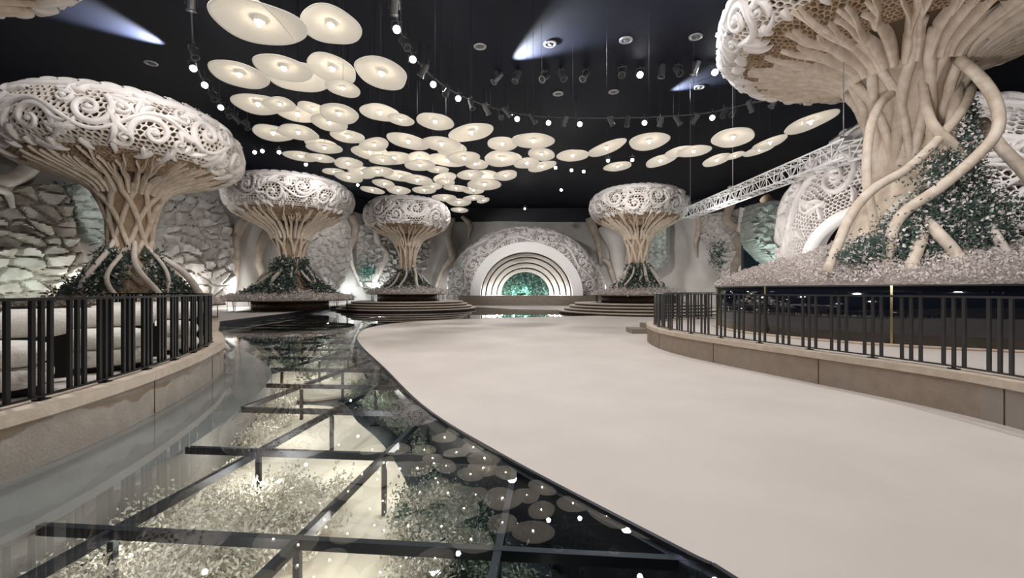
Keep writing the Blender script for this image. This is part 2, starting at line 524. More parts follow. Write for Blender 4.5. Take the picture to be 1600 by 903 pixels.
fr = empty('glass_floor_frame', (0, 0, 0), 'dark steel grid frame carrying the glass floor panels', 'floor frame')
SA, SB = 1.65, 1.45
nb = 0
for k in range(-2, 22):
    p0 = org + gB * (k * SA)
    mb = MB()
    ok = False
    for t0, t1 in clip_line(p0, gA):
        if t1 - t0 > 0.3:
            a, b = p0 + gA * (t0 + 0.03), p0 + gA * (t1 - 0.03)
            bar(mb, (*a, -0.059), (*b, -0.059), 0.058, 0.075)
            ok = True
    if ok:
        mb.build('cross_beam', M['gunmetal'], fr, smooth=False)
for k in range(-10, 14):
    p0 = org + gA * (k * SB)
    mb = MB()
    ok = False
    for t0, t1 in clip_line(p0, gB):
        if t1 - t0 > 0.3:
            a, b = p0 + gB * (t0 + 0.03), p0 + gB * (t1 - 0.03)
            bar(mb, (*a, -0.061), (*b, -0.061), 0.055, 0.073)
            ok = True
    if ok:
        mb.build('long_beam', M['gunmetal'], fr, smooth=False)
np_ = 0
for k in range(-2, 12):
    for q in range(-6, 3):
        p = org + gB * (k * SA) + gA * (q * SB)
        if inside(glass_poly, *p) and np_ < 70 and not (p[0] < -3.7 and p[1] < 7):
            mb = MB()
            box(mb, (p[0], p[1], -0.43), (0.048, 0.048, 0.63))
            box(mb, (p[0], p[1], -0.735), (0.16, 0.16, 0.02))
            mb.build('post', M['gunmetal'], fr, smooth=False)
            np_ += 1
mb = MB()
for a, b in zip(SE[:-1], SE[1:]):
    if a[1] > 0.3:
        bar(mb, (a[0] - 0.05, a[1], -0.09), (b[0] - 0.05, b[1], -0.09), 0.06, 0.13)
mb.build('edge_beam', M['gunmetal'], fr, smooth=False)
# slim dark trim along the stone edge
mb = MB()
for a, b in zip(SE[:-1], SE[1:]):
    bar(mb, (a[0], a[1], 0.004), (b[0], b[1], 0.004), 0.035, 0.026)
mb.build('trim_2', M['gunmetal'], smooth=False, kind='structure')

# unseen warm point lights added in the pit to brighten sand and plants
for x, y, p in ((-2.9, 1.6, 7), (-2.0, 2.6, 7), (-1.1, 1.8, 7), (-3.0, 3.4, 7), (-1.5, 3.6, 8), (-2.6, 4.6, 8), (-3.4, 5.6, 8), (-2.2, 6.0, 9), (-1.3, 5.2, 7), (-3.6, 7.2, 9), (-2.6, 8.4, 10), (-4.4, 9.0, 12), (-5.4, 12.2, 22), (-6.6, 15.5, 26), (-8.0, 19, 30), (-10, 24, 30), (-9, 30, 30)):
    light('POINT', (x, y, -0.15), p * .95, (1, 0.93, 0.83), None, 0.2)


# ------------------------------------------------------------------ leaves
def leaves(mb, pts, size, up=0.3, aspect=0.5):
    pts = np.asarray(pts, float)
    n = len(pts)
    if n == 0:
        return
    a = rng.normal(size=(n, 3)); a[:, 2] += up
    a /= np.linalg.norm(a, axis=1)[:, None]
    b = np.cross(a, rng.normal(size=(n, 3)))
    b /= np.linalg.norm(b, axis=1)[:, None] + 1e-9
    c = np.cross(a, b)
    s = (size * rng.uniform(0.6, 1.3, n))[:, None]
    w = s * aspect * 0.5
    V = np.stack([pts, pts + a * s * 0.5 + b * w + c * s * 0.12, pts + a * s, pts + a * s * 0.5 - b * w + c * s * 0.12], 1)
    mb.add(V.reshape(-1, 3), np.arange(n * 4).reshape(n, 4))


def plant_pts(x, y, z, rad, h, nstem, nleaf):
    out = []
    for _ in range(nstem):
        a = rng.uniform(0, TAU)
        r = rad * math.sqrt(rng.uniform(0.05, 1))
        hh = h * rng.uniform(0.5, 1.0)
        t = rng.uniform(0.25, 1.0, nleaf)
        px = x + math.cos(a) * r * t + rng.normal(0, 0.035, nleaf)
        py = y + math.sin(a) * r * t + rng.normal(0, 0.035, nleaf)
        pz = z + hh * t ** 0.8 + rng.normal(0, 0.02, nleaf)
        out.append(np.stack([px, py, np.clip(pz, z, -0.05)], 1))
    return np.concatenate(out)


def fill_plants(zone, n, rad, h, nstem, nleaf, size, m, name, label):
    mb = MB()
    xs, ys = [p[0] for p in zone], [p[1] for p in zone]
    k = 0
    while k < n:
        x, y = rng.uniform(min(xs), max(xs)), rng.uniform(min(ys), max(ys))
        if inside(zone, x, y) and inside(glass_poly, x, y):
            leaves(mb, plant_pts(x, y, -0.72, rad, h * rng.uniform(0.6, 1.15), nstem, nleaf), size, 0.5)
            k += 1
    o = mb.build(name, M[m], smooth=False)
    return tag(o, label, 'ground cover', kind='stuff')


fill_plants([(-3.62, 1.0), (-3.65, 4.3), (-2.5, 5.3), (-1.75, 5.0), (-1.75, 4.1), (-2.4, 2.8), (-2.6, 1.0)], 250, 0.2, 0.5, 9, 14, 0.048, 'leafp', 'pale_ground_cover', 'pale cream dried plants under the glass beside the near curb')
fill_plants([(-2.3, 0.9), (-2.25, 2.3), (-1.6, 3.1), (-1.3, 2.4), (-1.5, 0.9)], 40, 0.18, 0.36, 8, 16, 0.046, 'leafg', 'green_ground_cover', 'small green plants under the glass at the bottom edge')
fill_plants([(-0.8, 1.0), (-0.85, 3.2), (-1.25, 5.2), (-0.7, 5.3), (-0.2, 4.2), (0.3, 3.3), (0.3, 1.0)], 125, 0.2, 0.5, 9, 16, 0.046, 'leafg', 'green_ground_cover', 'grey green bushy plants under the glass near the sand path end')
fill_plants([(-0.8, 2.6), (-1.15, 4.6), (-0.8, 4.9), (-0.4, 3.6)], 34, 0.18, 0.5, 9, 16, 0.044, 'leafp', 'pale_ground_cover', 'pale blooms among the grey green plants under the glass')
fill_plants([(-1.4, 6.8), (-2.6, 8.3), (-3.6, 9.8), (-3.2, 10.6), (-2.4, 9.6), (-1.2, 7.0), (-1.2, 6.2)], 100, 0.25, 0.5, 9, 14, 0.05, 'leafg', 'green_ground_cover', 'green plants under the glass along the pale floor edge')
fill_plants([(-4.4, 6.9), (-5.4, 9.3), (-6.2, 10.3), (-5.2, 10.4), (-4.3, 8.6), (-3.6, 6.6), (-3.6, 5.4)], 90, 0.22, 0.4, 9, 14, 0.05, 'leafp', 'pale_ground_cover', 'pale plants under the glass beyond the ledge')
fill_plants([(-4.3, 12), (-6, 18), (-7, 24), (-10, 29), (-14, 27), (-13, 21.5), (-7.5, 12), (-5.5, 11)], 160, 0.4, 0.5, 8, 12, 0.09, 'leafg', 'green_ground_cover', 'green plants far under the glass before the second tree')
mb = MB()  # glowing beads put in for lamp reflections on the glass
for _ in range(26):
    t = rng.uniform(0, 1)
    x, y = rng.uniform(-3.2, 0.6), rng.uniform(1.6, 8)
    if inside(glass_poly, x, y):
        lathe(mb, [(0.0, -0.01), (0.008, 0), (0.0, 0.01)], 6, (x, y, rng.uniform(-0.6, -0.25)))
tag(mb.build('glint_beads', M['glint'], smooth=False), 'tiny warm glowing beads under the glass put in for lamp reflections', 'fairy lights', kind='stuff')


# ------------------------------------------------------------------ curbs and railings
def offset_curve(c, dist):
    c = np.array(c)
    t = np.gradient(c, axis=0)
    t /= np.linalg.norm(t, axis=1)[:, None]
    return c + np.stack([t[:, 1], -t[:, 0]], 1) * dist


def strip(mb, c, o0, o1, z0, z1):
    a, b = offset_curve(c, o0), offset_curve(c, o1)
    n = len(a)
    V = np.concatenate([np.c_[a, np.full(n, z0)], np.c_[b, np.full(n, z0)], np.c_[b, np.full(n, z1)], np.c_[a, np.full(n, z1)]])
    fs = []
    for i in range(n - 1):
        for p, q in ((0, 1), (1, 2), (2, 3), (3, 0)):
            fs.append((p * n + i, p * n + i + 1, q * n + i + 1, q * n + i))
    fs += [(0, n, 2 * n, 3 * n), (4 * n - 1, 3 * n - 1, 2 * n - 1, n - 1)]
    mb.add(V, fs)


def resample(c, step):
    c = np.array(c)
    s = np.r_[0, np.cumsum(np.linalg.norm(np.diff(c, axis=0), axis=1))]
    n = int(s[-1] / step)
    t = np.arange(n + 1) * step
    return np.stack([np.interp(t, s, c[:, 0]), np.interp(t, s, c[:, 1])], 1), s[-1]


def curb(c, side, name, label, fm='curb'):
    e = empty(name, (0, 0, 0), label, 'curb')
    mb = MB(); strip(mb, c, 0.0, side * 0.30, 0.0, 0.49)
    mb.build('wall_face', M[fm], e, smooth=False)
    mb = MB(); strip(mb, c, -side * 0.035, side * 0.36, 0.49, 0.60)
    mb.build('coping', M['curbcap'], e, smooth=False)
    g, _ = resample(c, 2.6)
    for k in range(1, len(g) - 1):
        t_ = g[k + 1] - g[k - 1]
        mb = MB(); box(mb, (g[k][0], g[k][1], .245), (.015, .012, .47), math.atan2(t_[1], t_[0]))
        mb.build('joint', M['rust'], e, smooth=False)
    return e


# build curbs only in front portions
LCc = [p for p in LC]
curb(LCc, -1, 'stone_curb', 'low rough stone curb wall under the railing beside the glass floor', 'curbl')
curb(RC, 1, 'stone_curb', 'low brown stone curb wall under the railing beside the pale floor')
# terrace tops sit flush under the coping
mb = MB()
lo = [tuple(p) for p in offset_curve(LC, -0.33)]
prism(mb, lo[::-1] + [(-30.5, -1.5), (-30.5, 24), (-18, 23)], 0.5, 0.57)
mb.build('floor_terrace', M['stone'], smooth=False, kind='structure')
mb = MB()
ro = [tuple(p) for p in offset_curve(RC, 0.33)]
prism(mb, ro + [(30.5, 20), (30.5, 0.5)], 0.5, 0.57)
mb.build('floor_terrace_right', M['stone'], smooth=False, kind='structure')


def railing(c, label, pitch, gap, width, m, zt, maxg=32):
    e = empty('railing', (*c[0], 0.6), label, 'railing')
    org_ = Vector(e.location)
    top, _ = resample(c, 0.15)
    mb = MB()
    tube_pts = [(p[0], p[1], zt) for p in top]
    for a, b in zip(tube_pts[:-1], tube_pts[1:]):
        bar(mb, a, b, 0.06, 0.03)
    local(mb.build('top_rail', M[m], smooth=False), e)
    mb = MB()
    for a, b in zip(tube_pts[:-1], tube_pts[1:]):
        bar(mb, (a[0], a[1], 0.645), (b[0], b[1], 0.645), 0.05, 0.02)
    local(mb.build('bottom_rail', M[m], smooth=False), e)
    g, L = resample(c, gap)
    k = 0
    pos = 0.1
    cc = np.array(c)
    s = np.r_[0, np.cumsum(np.linalg.norm(np.diff(cc, axis=0), axis=1))]
    while pos < L - 0.2 and k < maxg:
        for q in range(3):
            t = pos + q * gap
            x, y = np.interp(t, s, cc[:, 0]), np.interp(t, s, cc[:, 1])
            x2, y2 = np.interp(t + 0.05, s, cc[:, 0]), np.interp(t + 0.05, s, cc[:, 1])
            rz = math.atan2(y2 - y, x2 - x)
            mb = MB()
            box(mb, (x, y, (0.60 + zt) / 2 + (0 if q == 1 and k % 2 == 0 else 0.02)), (width, width * 0.8, zt - 0.60 - (0.0 if q == 1 and k % 2 == 0 else 0.03)), rz)
            if q == 1 and k % 2 == 0:
                box(mb, (x, y, 0.608), (0.12, 0.09, 0.016), rz)
            local(mb.build('bar', M[m], smooth=False), e)
        pos += pitch
        k += 1
    return e


lr = [tuple(p) for p in smoothpts([(-4.86, 2.6), (-4.88, 3.6), (-4.93, 4.5), (-5.1, 5.5), (-5.4, 6.7), (-5.95, 8.3), (-6.65, 9.75), (-7.7, 11.2), (-8.6, 12.3), (-9.6, 12.9), (-10.8, 13.1), (-12.0, 13.1)], 60)]
railing(lr, 'black railing of flat bars in threes on the curb beside the sofas', 0.46, 0.105, 0.045, 'black', 1.66)
rr = [tuple(p) for p in smoothpts([(6.50, 4.0), (6.55, 5.4), (6.42, 6.7), (5.82, 8.5), (5.2, 10.3), (4.72, 12.1), (4.62, 13.6), (4.93, 15.3), (5.8, 16.95), (7.4, 18.2), (9.6, 18.9), (11.5, 19.1)], 60)]
railing(rr, 'black railing of slim bars in threes on the curb beside the pale floor', 0.56, 0.13, 0.042, 'rail', 1.66)
# two small steps at the end of the right curb
e = empty('corner_steps', (4.75, 18.2, 0), 'two small brown stone steps at the far end of the brown curb', 'steps')
for k, (dx_, h_) in enumerate(((0.0, 0.2), (0.45, 0.4))):
    mb = MB(); box(mb, (dx_ + 0.5, 0.1, h_ - 0.1), (.8 - dx_ * 0.6, 1.0, 0.2))
    if k:
        pass
    mb.build('tread', M['step'], e, smooth=False)


# ------------------------------------------------------------------ surfaces of revolution: lattice, scrollwork, ribs
class Surf:
    def __init__(s, prof, frame, flip=1.0):
        p = smoothpts(prof, 160)
        L = np.r_[0, np.cumsum(np.linalg.norm(np.diff(p, axis=0), axis=1))]
        s.L = L[-1]
        s.t = L / s.L
        s.r, s.z = np.maximum(p[:, 0], 0.001), p[:, 1]
        dr, dz = np.gradient(s.r), np.gradient(s.z)
        n = np.hypot(dr, dz) + 1e-9
        s.nr, s.nz = flip * dz / n, -flip * dr / n
        s.fr = np.array(frame)

    def rad(s, S):
        return np.interp(S, s.t, s.r)

    def map(s, TH, S, off=0.0):
        S = np.clip(S, 0, 1)
        r, z = np.interp(S, s.t, s.r), np.interp(S, s.t, s.z)
        nr, nz = np.interp(S, s.t, s.nr), np.interp(S, s.t, s.nz)
        rr, zz = r + nr * off, z + nz * off
        V = np.stack([rr * np.cos(TH), rr * np.sin(TH), zz], -1)
        return V @ s.fr[:3, :3].T + s.fr[:3, 3]

    def s_at_r_after(s, z):
        return s.t[np.argmin(np.abs(s.z - z))]


def lattice(mb, S, s0, s1, cell, th0=0.0, th1=TAU, depth=0.10, hole=(0.66, 0.82), aspect=1.0, jit=0.20, cull=None):
    closed = abs(th1 - th0 - TAU) < 1e-6
    rm = S.rad(np.linspace(s0, s1, 50)).max()
    n = max(8, int((th1 - th0) * rm / cell))
    rows = [s0]
    while rows[-1] < s1:
        h = (th1 - th0) * max(S.rad(rows[-1]), cell) / n * 0.9 * aspect
        rows.append(rows[-1] + h / S.L)
    rows = np.array(rows[:-1] + [s1])
    m = 2 * n + (0 if closed else 2)
    K = np.arange(m)
    I = np.arange(len(rows))
    TH = th0 + (K[None, :] * 0.5) / n * (th1 - th0) + 0 * I[:, None]
    SS = rows[:, None] + 0 * K[None, :]
    hrow = np.gradient(rows)[:, None]
    zig = np.where((K[None, :] + I[:, None]) % 2 == 0, 1, -1) * 0.16 * hrow
    dth = (th1 - th0) / n
    jr = rng.uniform(-1, 1, TH.shape)
    if not closed:
        jr[:, 0] = jr[:, -1] = 0
    TH = TH + jr * dth * jit * 0.5 + 0.5 * dth * np.sin(9 * rows[:, None] * 3)
    SS = SS + zig + rng.uniform(-1, 1, TH.shape) * hrow * jit
    SS[0] = s0; SS[-1] = s1
    SS = np.clip(SS, s0, s1)
    # cells
    i, j = np.meshgrid(np.arange(len(rows) - 1), np.arange(n), indexing='ij')
    i, j = i.ravel(), j.ravel()
    b = 2 * j + (i % 2)
    if closed:
        k0, k1, k2 = b % m, (b + 1) % m, (b + 2) % m
    else:
        k0, k1, k2 = b, np.minimum(b + 1, m - 1), np.minimum(b + 2, m - 1)
    idx = np.stack([i * m + k0, i * m + k1, i * m + k2, (i + 1) * m + k2, (i + 1) * m + k1, (i + 1) * m + k0], 1)
    th_f, s_f = TH.ravel(), SS.ravel()
    tc = th_f[idx]
    if closed:
        tc = tc[:, :1] + (tc - tc[:, :1] + PI) % TAU - PI
    scell = s_f[idx]
    ct, cs = tc.mean(1, keepdims=True), scell.mean(1, keepdims=True)
    f = rng.uniform(hole[0], hole[1], (len(idx), 1)) * (1 + rng.uniform(-0.1, 0.1, tc.shape))
    it, is_ = ct + (tc - ct) * f, cs + (scell - cs) * f
    if cull is not None:
        keep = cull(ct[:, 0], cs[:, 0])
        idx, it, is_ = idx[keep], it[keep], is_[keep]
    nc = len(idx)
    Vo = S.map(th_f, s_f, 0.0)
    Vi = S.map(it.ravel(), is_.ravel(), 0.0)
    Vd = S.map(it.ravel(), is_.ravel(), -depth)
    no = len(Vo)
    ii = no + np.arange(nc * 6).reshape(nc, 6)
    dd = ii + nc * 6
    q = []
    for a in range(6):
        c = (a + 1) % 6
        q.append(np.stack([idx[:, a], idx[:, c], ii[:, c], ii[:, a]], 1))
        q.append(np.stack([ii[:, a], ii[:, c], dd[:, c], dd[:, a]], 1))
    mb.add(np.concatenate([Vo, Vi, Vd]), np.concatenate(q))


CC = np.array([-1, -0.75, -0.3, 0.0, 0.3, 0.75, 1.0])
HH = np.array([-0.35, 0.55, 1.0, 0.82, 1.0, 0.55, -0.35])
HR = np.array([-0.45, 0.45, 0.9, 1.0, 0.9, 0.45, -0.45])


def ribbon(mb, S, TH, SS, W, H, base=0.0, round_=False):
    TH, SS = np.asarray(TH, float), np.asarray(SS, float)
    W = np.broadcast_to(np.asarray(W, float), TH.shape)
    r = np.maximum(S.rad(np.clip(SS, 0, 1)), 0.05)
    dx, dy = np.gradient(TH) * r, np.gradient(SS) * S.L
    n = np.hypot(dx, dy) + 1e-9
    px, py = -dy / n, dx / n
    hh = HR if round_ else HH
    wn = (W / (W.max() + 1e-9)) ** 0.5
    th = TH[:, None] + CC[None, :] * (W * px / r)[:, None]
    ss = SS[:, None] + CC[None, :] * (W * py / S.L)[:, None]
    V = S.map(th, ss, base + H * hh[None, :] * wn[:, None])
    k, c = len(TH), len(CC)
    i = np.arange(k - 1)[:, None] * c
    j = np.arange(c - 1)[None, :]
    mb.add(V.reshape(-1, 3), np.stack([i + j, i + j + 1, i + c + j + 1, i + c + j], -1).reshape(-1, 4))


def scrolls(mb, S, s0, s1, th0=0.0, th1=TAU, per=1.15, hgt=0.1, rich=1.0, fringe=True, wk=.72):
    sm = 0.5 * (s0 + s1)
    h = (s1 - s0) * S.L
    rm = S.rad(np.linspace(s0, s1, 30)).max()
    C = (th1 - th0) * rm
    n = max(4, int(round(C / (h * per))))
    Pn = C / n
    rf = lambda s: np.maximum(S.rad(np.clip(s, 0, 1)), 0.25 * rm)

    def go(a, b, W, H=hgt, base=0.0):
        b = np.asarray(b); a = np.asarray(a)
        ss = sm + b / S.L
        W_ = wk * np.broadcast_to(np.asarray(W, float), a.shape) * np.clip(S.rad(np.clip(ss, 0, 1)) / rm, 0.35, 1)
        ribbon(mb, S, th0 + a / rm, np.clip(ss, 0.0, 1.0), W_, H, base)

    def spiral(ca, cb, r0, r1, turns, a0, hand, w0, w1, H=hgt):
        t = np.linspace(0, 1, int(14 + 16 * turns))
        r = r0 * (r1 / r0) ** t
        a = a0 + hand * turns * TAU * t
        go(ca + r * np.cos(a), cb + r * np.sin(a), w0 + (w1 - w0) * t, H)
        go(ca + np.array([-1, -.5, 0, .5, 1]) * r1 * 1.3, cb + np.zeros(5), np.array([.2, .9, 1.1, .9, .2]) * r1 * 1.3, H * 1.3)

    def leaf(a, b, ang, ln, w, bend):
        t = np.linspace(0, 1, 12)
        an = ang + bend * t
        da = np.cumsum(np.cos(an)) * ln / 12
        db = np.cumsum(np.sin(an)) * ln / 12
        W = w * np.sin(PI * np.clip(t * 0.9 + 0.1, 0, 1)) ** 0.7 * (1 - 0.35 * t)
        W[-1] = w * 0.04
        go(a + da, b + db, W, hgt * 1.25)

    # wave stem
    t = np.linspace(0, n, n * 18 + 1)
    go(t * Pn, 0.20 * h * np.sin(PI * t), 0.050 * h * np.ones_like(t), hgt * 1.1)
    for i in range(n):
        up = 1 if i % 2 == 0 else -1
        ca = (i + 0.5) * Pn + rng.uniform(-.06, .06) * h
        cb = -up * 0.12 * h
        hand = up if i % 3 else -up
        spiral(ca, cb, 0.33 * h, 0.05 * h, rng.uniform(1.35, 1.75), rng.uniform(0, TAU), hand, 0.085 * h, 0.04 * h)
        spiral(ca + 0.52 * Pn, up * 0.27 * h, 0.17 * h, 0.04 * h, 1.3, rng.uniform(0, TAU), -hand, 0.055 * h, 0.03 * h)
        spiral(ca + 0.46 * Pn, -up * 0.22 * h, 0.15 * h, 0.035 * h, 1.2, rng.uniform(0, TAU), hand, 0.05 * h, 0.03 * h)
        for q in range(int(7 * rich)):
            aa = rng.uniform(0, TAU)
            rr_ = 0.32 * h
            leaf(ca + rr_ * math.cos(aa), cb + rr_ * math.sin(aa), aa + rng.uniform(0.5, 1.1) * hand, rng.uniform(.28, .5) * h, rng.uniform(.06, .11) * h, rng.uniform(.6, 1.6) * hand)
        if fringe:
            for q in range(2):
                a0 = (i + (q + .5) / 2) * Pn
                leaf(a0, -0.36 * h, -PI / 2 + rng.uniform(-.7, .7), rng.uniform(.2, .32) * h, .085 * h, rng.uniform(-1, 1))
                leaf(a0 + .2 * Pn, 0.36 * h, rng.uniform(-.4, .4) + (0 if q else PI), rng.uniform(.3, .4) * h, .08 * h, rng.uniform(-.8, .8))


CAP = [(.27, -.62), (.295, -.54), (.36, -.455), (.49, -.37), (.65, -.295), (.80, -.215), (.92, -.115), (.985, .0), (1.0, .11), (.98, .225), (.925, .325), (.83, .40), (.62, .44), (.3, .46), (.02, .465)]


def trunk_r(t):
    """trunk radius against t = 0 at the neck, 1 at the base"""
    return np.interp(t, [0, .1, .3, .5, .7, .85, 1], [.28, .225, .185, .175, .20, .27, .38])


def carved_tree(name, loc, Rr, z0, zb, label, under=1.0, topk=1.0, cell=0.22, nrib=34, nstr=9, nroot=9, fol=2500, fsize=0.12, twist=1.5, visible_trunk=True, rot=0.0, group=None, thick=1.0, trunk_k=1.0, fol_dens=1.0, strand_m='strand', trunk_m='bark', root_k=1.05, fol_t=.55, fol_k=.45):
    e = empty(name, (loc[0], loc[1], zb), label, 'carved tree')
    prof = [(r * Rr, (z * (under if z < 0 else topk)) * Rr) for r, z in CAP]
    fm = np.eye(4)
    fm[:3, 3] = (0, 0, z0 - zb)
    fm[:3, :3] = np.array([[math.cos(rot), -math.sin(rot), 0], [math.sin(rot), math.cos(rot), 0], [0, 0, 1]])
    S = Surf(prof, fm)
    sr = lambda r: S.t[np.argmin(np.abs(S.r[:90] - r * Rr))]
    s_low, s_mid, s_top = sr(.50), sr(.90), S.t[np.argmin(np.abs(S.z - .385 * topk * Rr))]
    mb = MB()
    s_und = sr(.86)
    lattice(mb, S, s_und, s_top, cell, depth=0.05 * Rr * 0.4)
    can = mb.build('canopy', M['carve'], e, smooth=False)
    can['kind'] = 'thing'
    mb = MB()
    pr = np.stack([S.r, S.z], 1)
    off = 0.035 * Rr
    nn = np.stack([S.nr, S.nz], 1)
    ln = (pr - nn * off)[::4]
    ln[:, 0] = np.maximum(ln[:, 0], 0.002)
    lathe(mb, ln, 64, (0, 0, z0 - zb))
    mb.build('shadow_lining', M['shadow_lining'], can)  # added dark shell, shade of the hollow cap put into its colour
    mb = MB()
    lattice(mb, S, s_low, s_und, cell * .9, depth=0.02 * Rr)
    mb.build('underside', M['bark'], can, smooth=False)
    # closed crown above the top ring
    mb = MB()
    k0 = np.argmin(np.abs(S.z - .375 * topk * Rr))
    lathe(mb, pr[k0:][::3], 64, (0, 0, z0 - zb))
    mb.build('crown_cover', M['carve'], can)
    # scrollwork
    mb = MB()
    scrolls(mb, S, s_mid - 0.02, s_top - 0.025, hgt=0.03 * Rr, per=0.8, rich=1.4, wk=.68)
    th = np.linspace(0, TAU, 240)
    for s_, w in ((s_top - 0.012, .026), (s_top + 0.012, .020)):
        ribbon(mb, S, th, np.full_like(th, s_), w * Rr, 0.03 * Rr, round_=True)
    # scalloped leaves on the top edge
    nl = 34
    for i in range(nl):
        a0 = i / nl * TAU
        t = np.linspace(0, 1, 9)
        ribbon(mb, S, a0 + t * TAU / nl * 1.15, s_top + 0.028 + 0.03 * np.sin(t * PI) * rng.uniform(.6, 1.3), Rr * 0.055 * np.sin(PI * (t * .85 + .1)) ** .6 * (1 - .5 * t), 0.06 * Rr)
    mb.build('scrollwork', M['carvew'], can)
    # branching ribs under the cap
    mb = MB()
    s_n = 0.0
    for i in range(nrib):
        a0 = i / nrib * TAU + rng.uniform(-.02, .02)
        s_f = sr(rng.uniform(.38, .56))
        t = np.linspace(0, 1, 10)
        lean = rng.uniform(-.05, .05)
        w = .025 * Rr * thick
        ribbon(mb, S, a0 + lean * t + .01 * np.sin(t * 6 + i), s_n + (s_f - s_n) * t, w * (.8 + .35 * np.sin(t * PI) - .2 * t), .045 * Rr * thick, -.004 * Rr, True)
        for sg in (-1, 1):
            s_e = sr(rng.uniform(.62, .90))
            t = np.linspace(0, 1, 10)
            spread = sg * TAU / nrib * rng.uniform(.2, .42)
            ribbon(mb, S, a0 + lean + spread * t ** .8 + .012 * np.sin(t * 7 + i), s_f + (s_e - s_f) * t - 0.01 * (1 - t), w * .74 * (1 - .6 * t), .042 * Rr * thick, -.004 * Rr, True)
            if rng.uniform() < .6:
                t0 = rng.uniform(.25, .5)
                s_b = s_f + (s_e - s_f) * t0
                sp2 = -sg * TAU / nrib * rng.uniform(.15, .3)
                t = np.linspace(0, 1, 7)
                ribbon(mb, S, a0 + lean + spread * t0 ** .8 + sp2 * t, s_b + (min(s_e, s_b + .12) - s_b) * t, w * .55 * (1 - .6 * t), .036 * Rr * thick, -.004 * Rr, True)
    mb.build('branch_ribs', M['rib'], e)
    # trunk
    zn = z0 - zb - .62 * under * Rr
    cr_, cz_ = np.array([q[0] for q in CAP[:6]]), np.array([q[1] for q in CAP[:6]])

    def rtr(t):
        t = np.asarray(t, float)
        up_ = np.interp(np.clip(-t, 0, 1) * zn / Rr / under - .62, cz_, cr_)
        return np.where(t < 0, up_ * 1.02, trunk_r(np.clip(t, 0, 1)) * (1 + (trunk_k - 1) * np.clip(t / .3, 0, 1)))
    T = np.linspace(0, 1, 40)
    mb = MB()
    tr = rtr(T) * Rr
    lathe(mb, np.stack([tr * .93, zn * (1 - T) + 0.02 * T + .03 * Rr * (1 - T)], 1), 40)
    tk = mb.build('trunk', M[trunk_m], e)
    for sg in (-1, 1):
        for i in range(nstr):
            t = np.linspace(-rng.uniform(.05, .13), rng.uniform(.80, .95), 28)
            a = i / nstr * TAU + sg * (twist * np.clip(t, 0, 1) + .06 * np.sin(t * 9 + i)) + rng.uniform(-.1, .1) + (0.2 if sg > 0 else 0)
            r = rtr(t) * Rr * (1.0 + .02 * sg)
            z = zn * (1 - t) + 0.02
            mb = MB()
            tube(mb, np.stack([r * np.cos(a), r * np.sin(a), z], 1), np.interp(t, [0, .5, 1], [.026, .022, .020]) * Rr * thick * rng.uniform(.8, 1.2), 8)
            mb.build('strand', M[strand_m], tk)
    for i in range(nroot):
        a0 = i / nroot * TAU + rng.uniform(-.15, .15)
        t = np.linspace(0, 1, 16)
        ts = rng.uniform(.45, .6)
        rb = rng.uniform(.42, .68) * Rr
        rs = rtr(ts) * Rr * root_k
        r = rs + (rb - rs) * t ** rng.uniform(.85, 1.15)
        z = zn * (1 - ts) * (1 - t) ** 1.0 - 0.1 * t + .12 * Rr * np.sin(PI * t) * .4
        a = a0 + .25 * np.sin(t * 4 + i) * t
        mb = MB()
        tube(mb, np.stack([r * np.cos(a), r * np.sin(a), z], 1), np.interp(t, [0, 1], [.030, .040]) * Rr * thick * rng.uniform(.5, 1.05), 8)
        mb.build('root', M['carve'], e)
    if fol:
        mb = MB()
        n = int(fol)
        t = fol_t + (1 - fol_t) * rng.uniform(0, 1, n) ** .8
        a = rng.uniform(0, TAU, n)
        keep = (np.sin(a * 5 + 2 * t) + np.sin(a * 3 + 1) + rng.normal(0, .5, n)) > -.9
        t, a = t[keep], a[keep]
        r = trunk_r(t) * Rr * trunk_k * (1.12 + fol_k * (t - fol_t)) + rng.normal(0, .035 * Rr, len(t)) + .15 * Rr * np.clip(t - .75, 0, 1)
        z = zn * (1 - t) + rng.normal(0, .02 * Rr, len(t))
        leaves(mb, np.stack([r * np.cos(a), r * np.sin(a), np.maximum(z, 0.0)], 1), fsize, .3)
        kk = len(r) // 7
        mb.mi = 1
        leaves(mb, np.stack([r * 1.04 * np.cos(a), r * 1.04 * np.sin(a), np.maximum(z, 0.0)], 1)[:kk], fsize * .8, .3, .7)
        mb.build('foliage', [M['leaf'], M['flower']], e, smooth=False, kind='stuff')
    return e


def flower_mound(c, r, z0, z1, n, size, label, ex=1.1):
    mb = MB()
    k = 14
    t = np.linspace(0, 1, k)
    prof = np.stack([r * (1 - t), z0 + (z1 - z0) * (t ** ex)], 1)
    prof = np.vstack([[r * 0.98, z0 - 0.0], prof])
    prof[-1, 0] = 0.01
    lathe(mb, prof, 48, (c[0], c[1], 0))
    mb.mi = 1
    u = np.sqrt(rng.uniform(0, 1, n))
    a = rng.uniform(0, TAU, n)
    rr_ = r * u * 1.02
    z = z0 + (z1 - z0) * (1 - np.clip(u, 0, 1)) ** ex + .06 * (z1 - z0) * (1 - u) * (np.sin(3.1 * rr_ * np.cos(a)) + np.sin(2.7 * rr_ * np.sin(a) + 1)) + .05 * (z1 - z0) + np.abs(rng.normal(0, 1, n)) * size * .7
    leaves(mb, np.stack([c[0] + rr_ * np.cos(a), c[1] + rr_ * np.sin(a), z], 1), size, .5, .7)
    return tag(mb.build('flower_bed', [M['soil'], M['flower']], smooth=False), label, 'flower bed', kind='stuff')


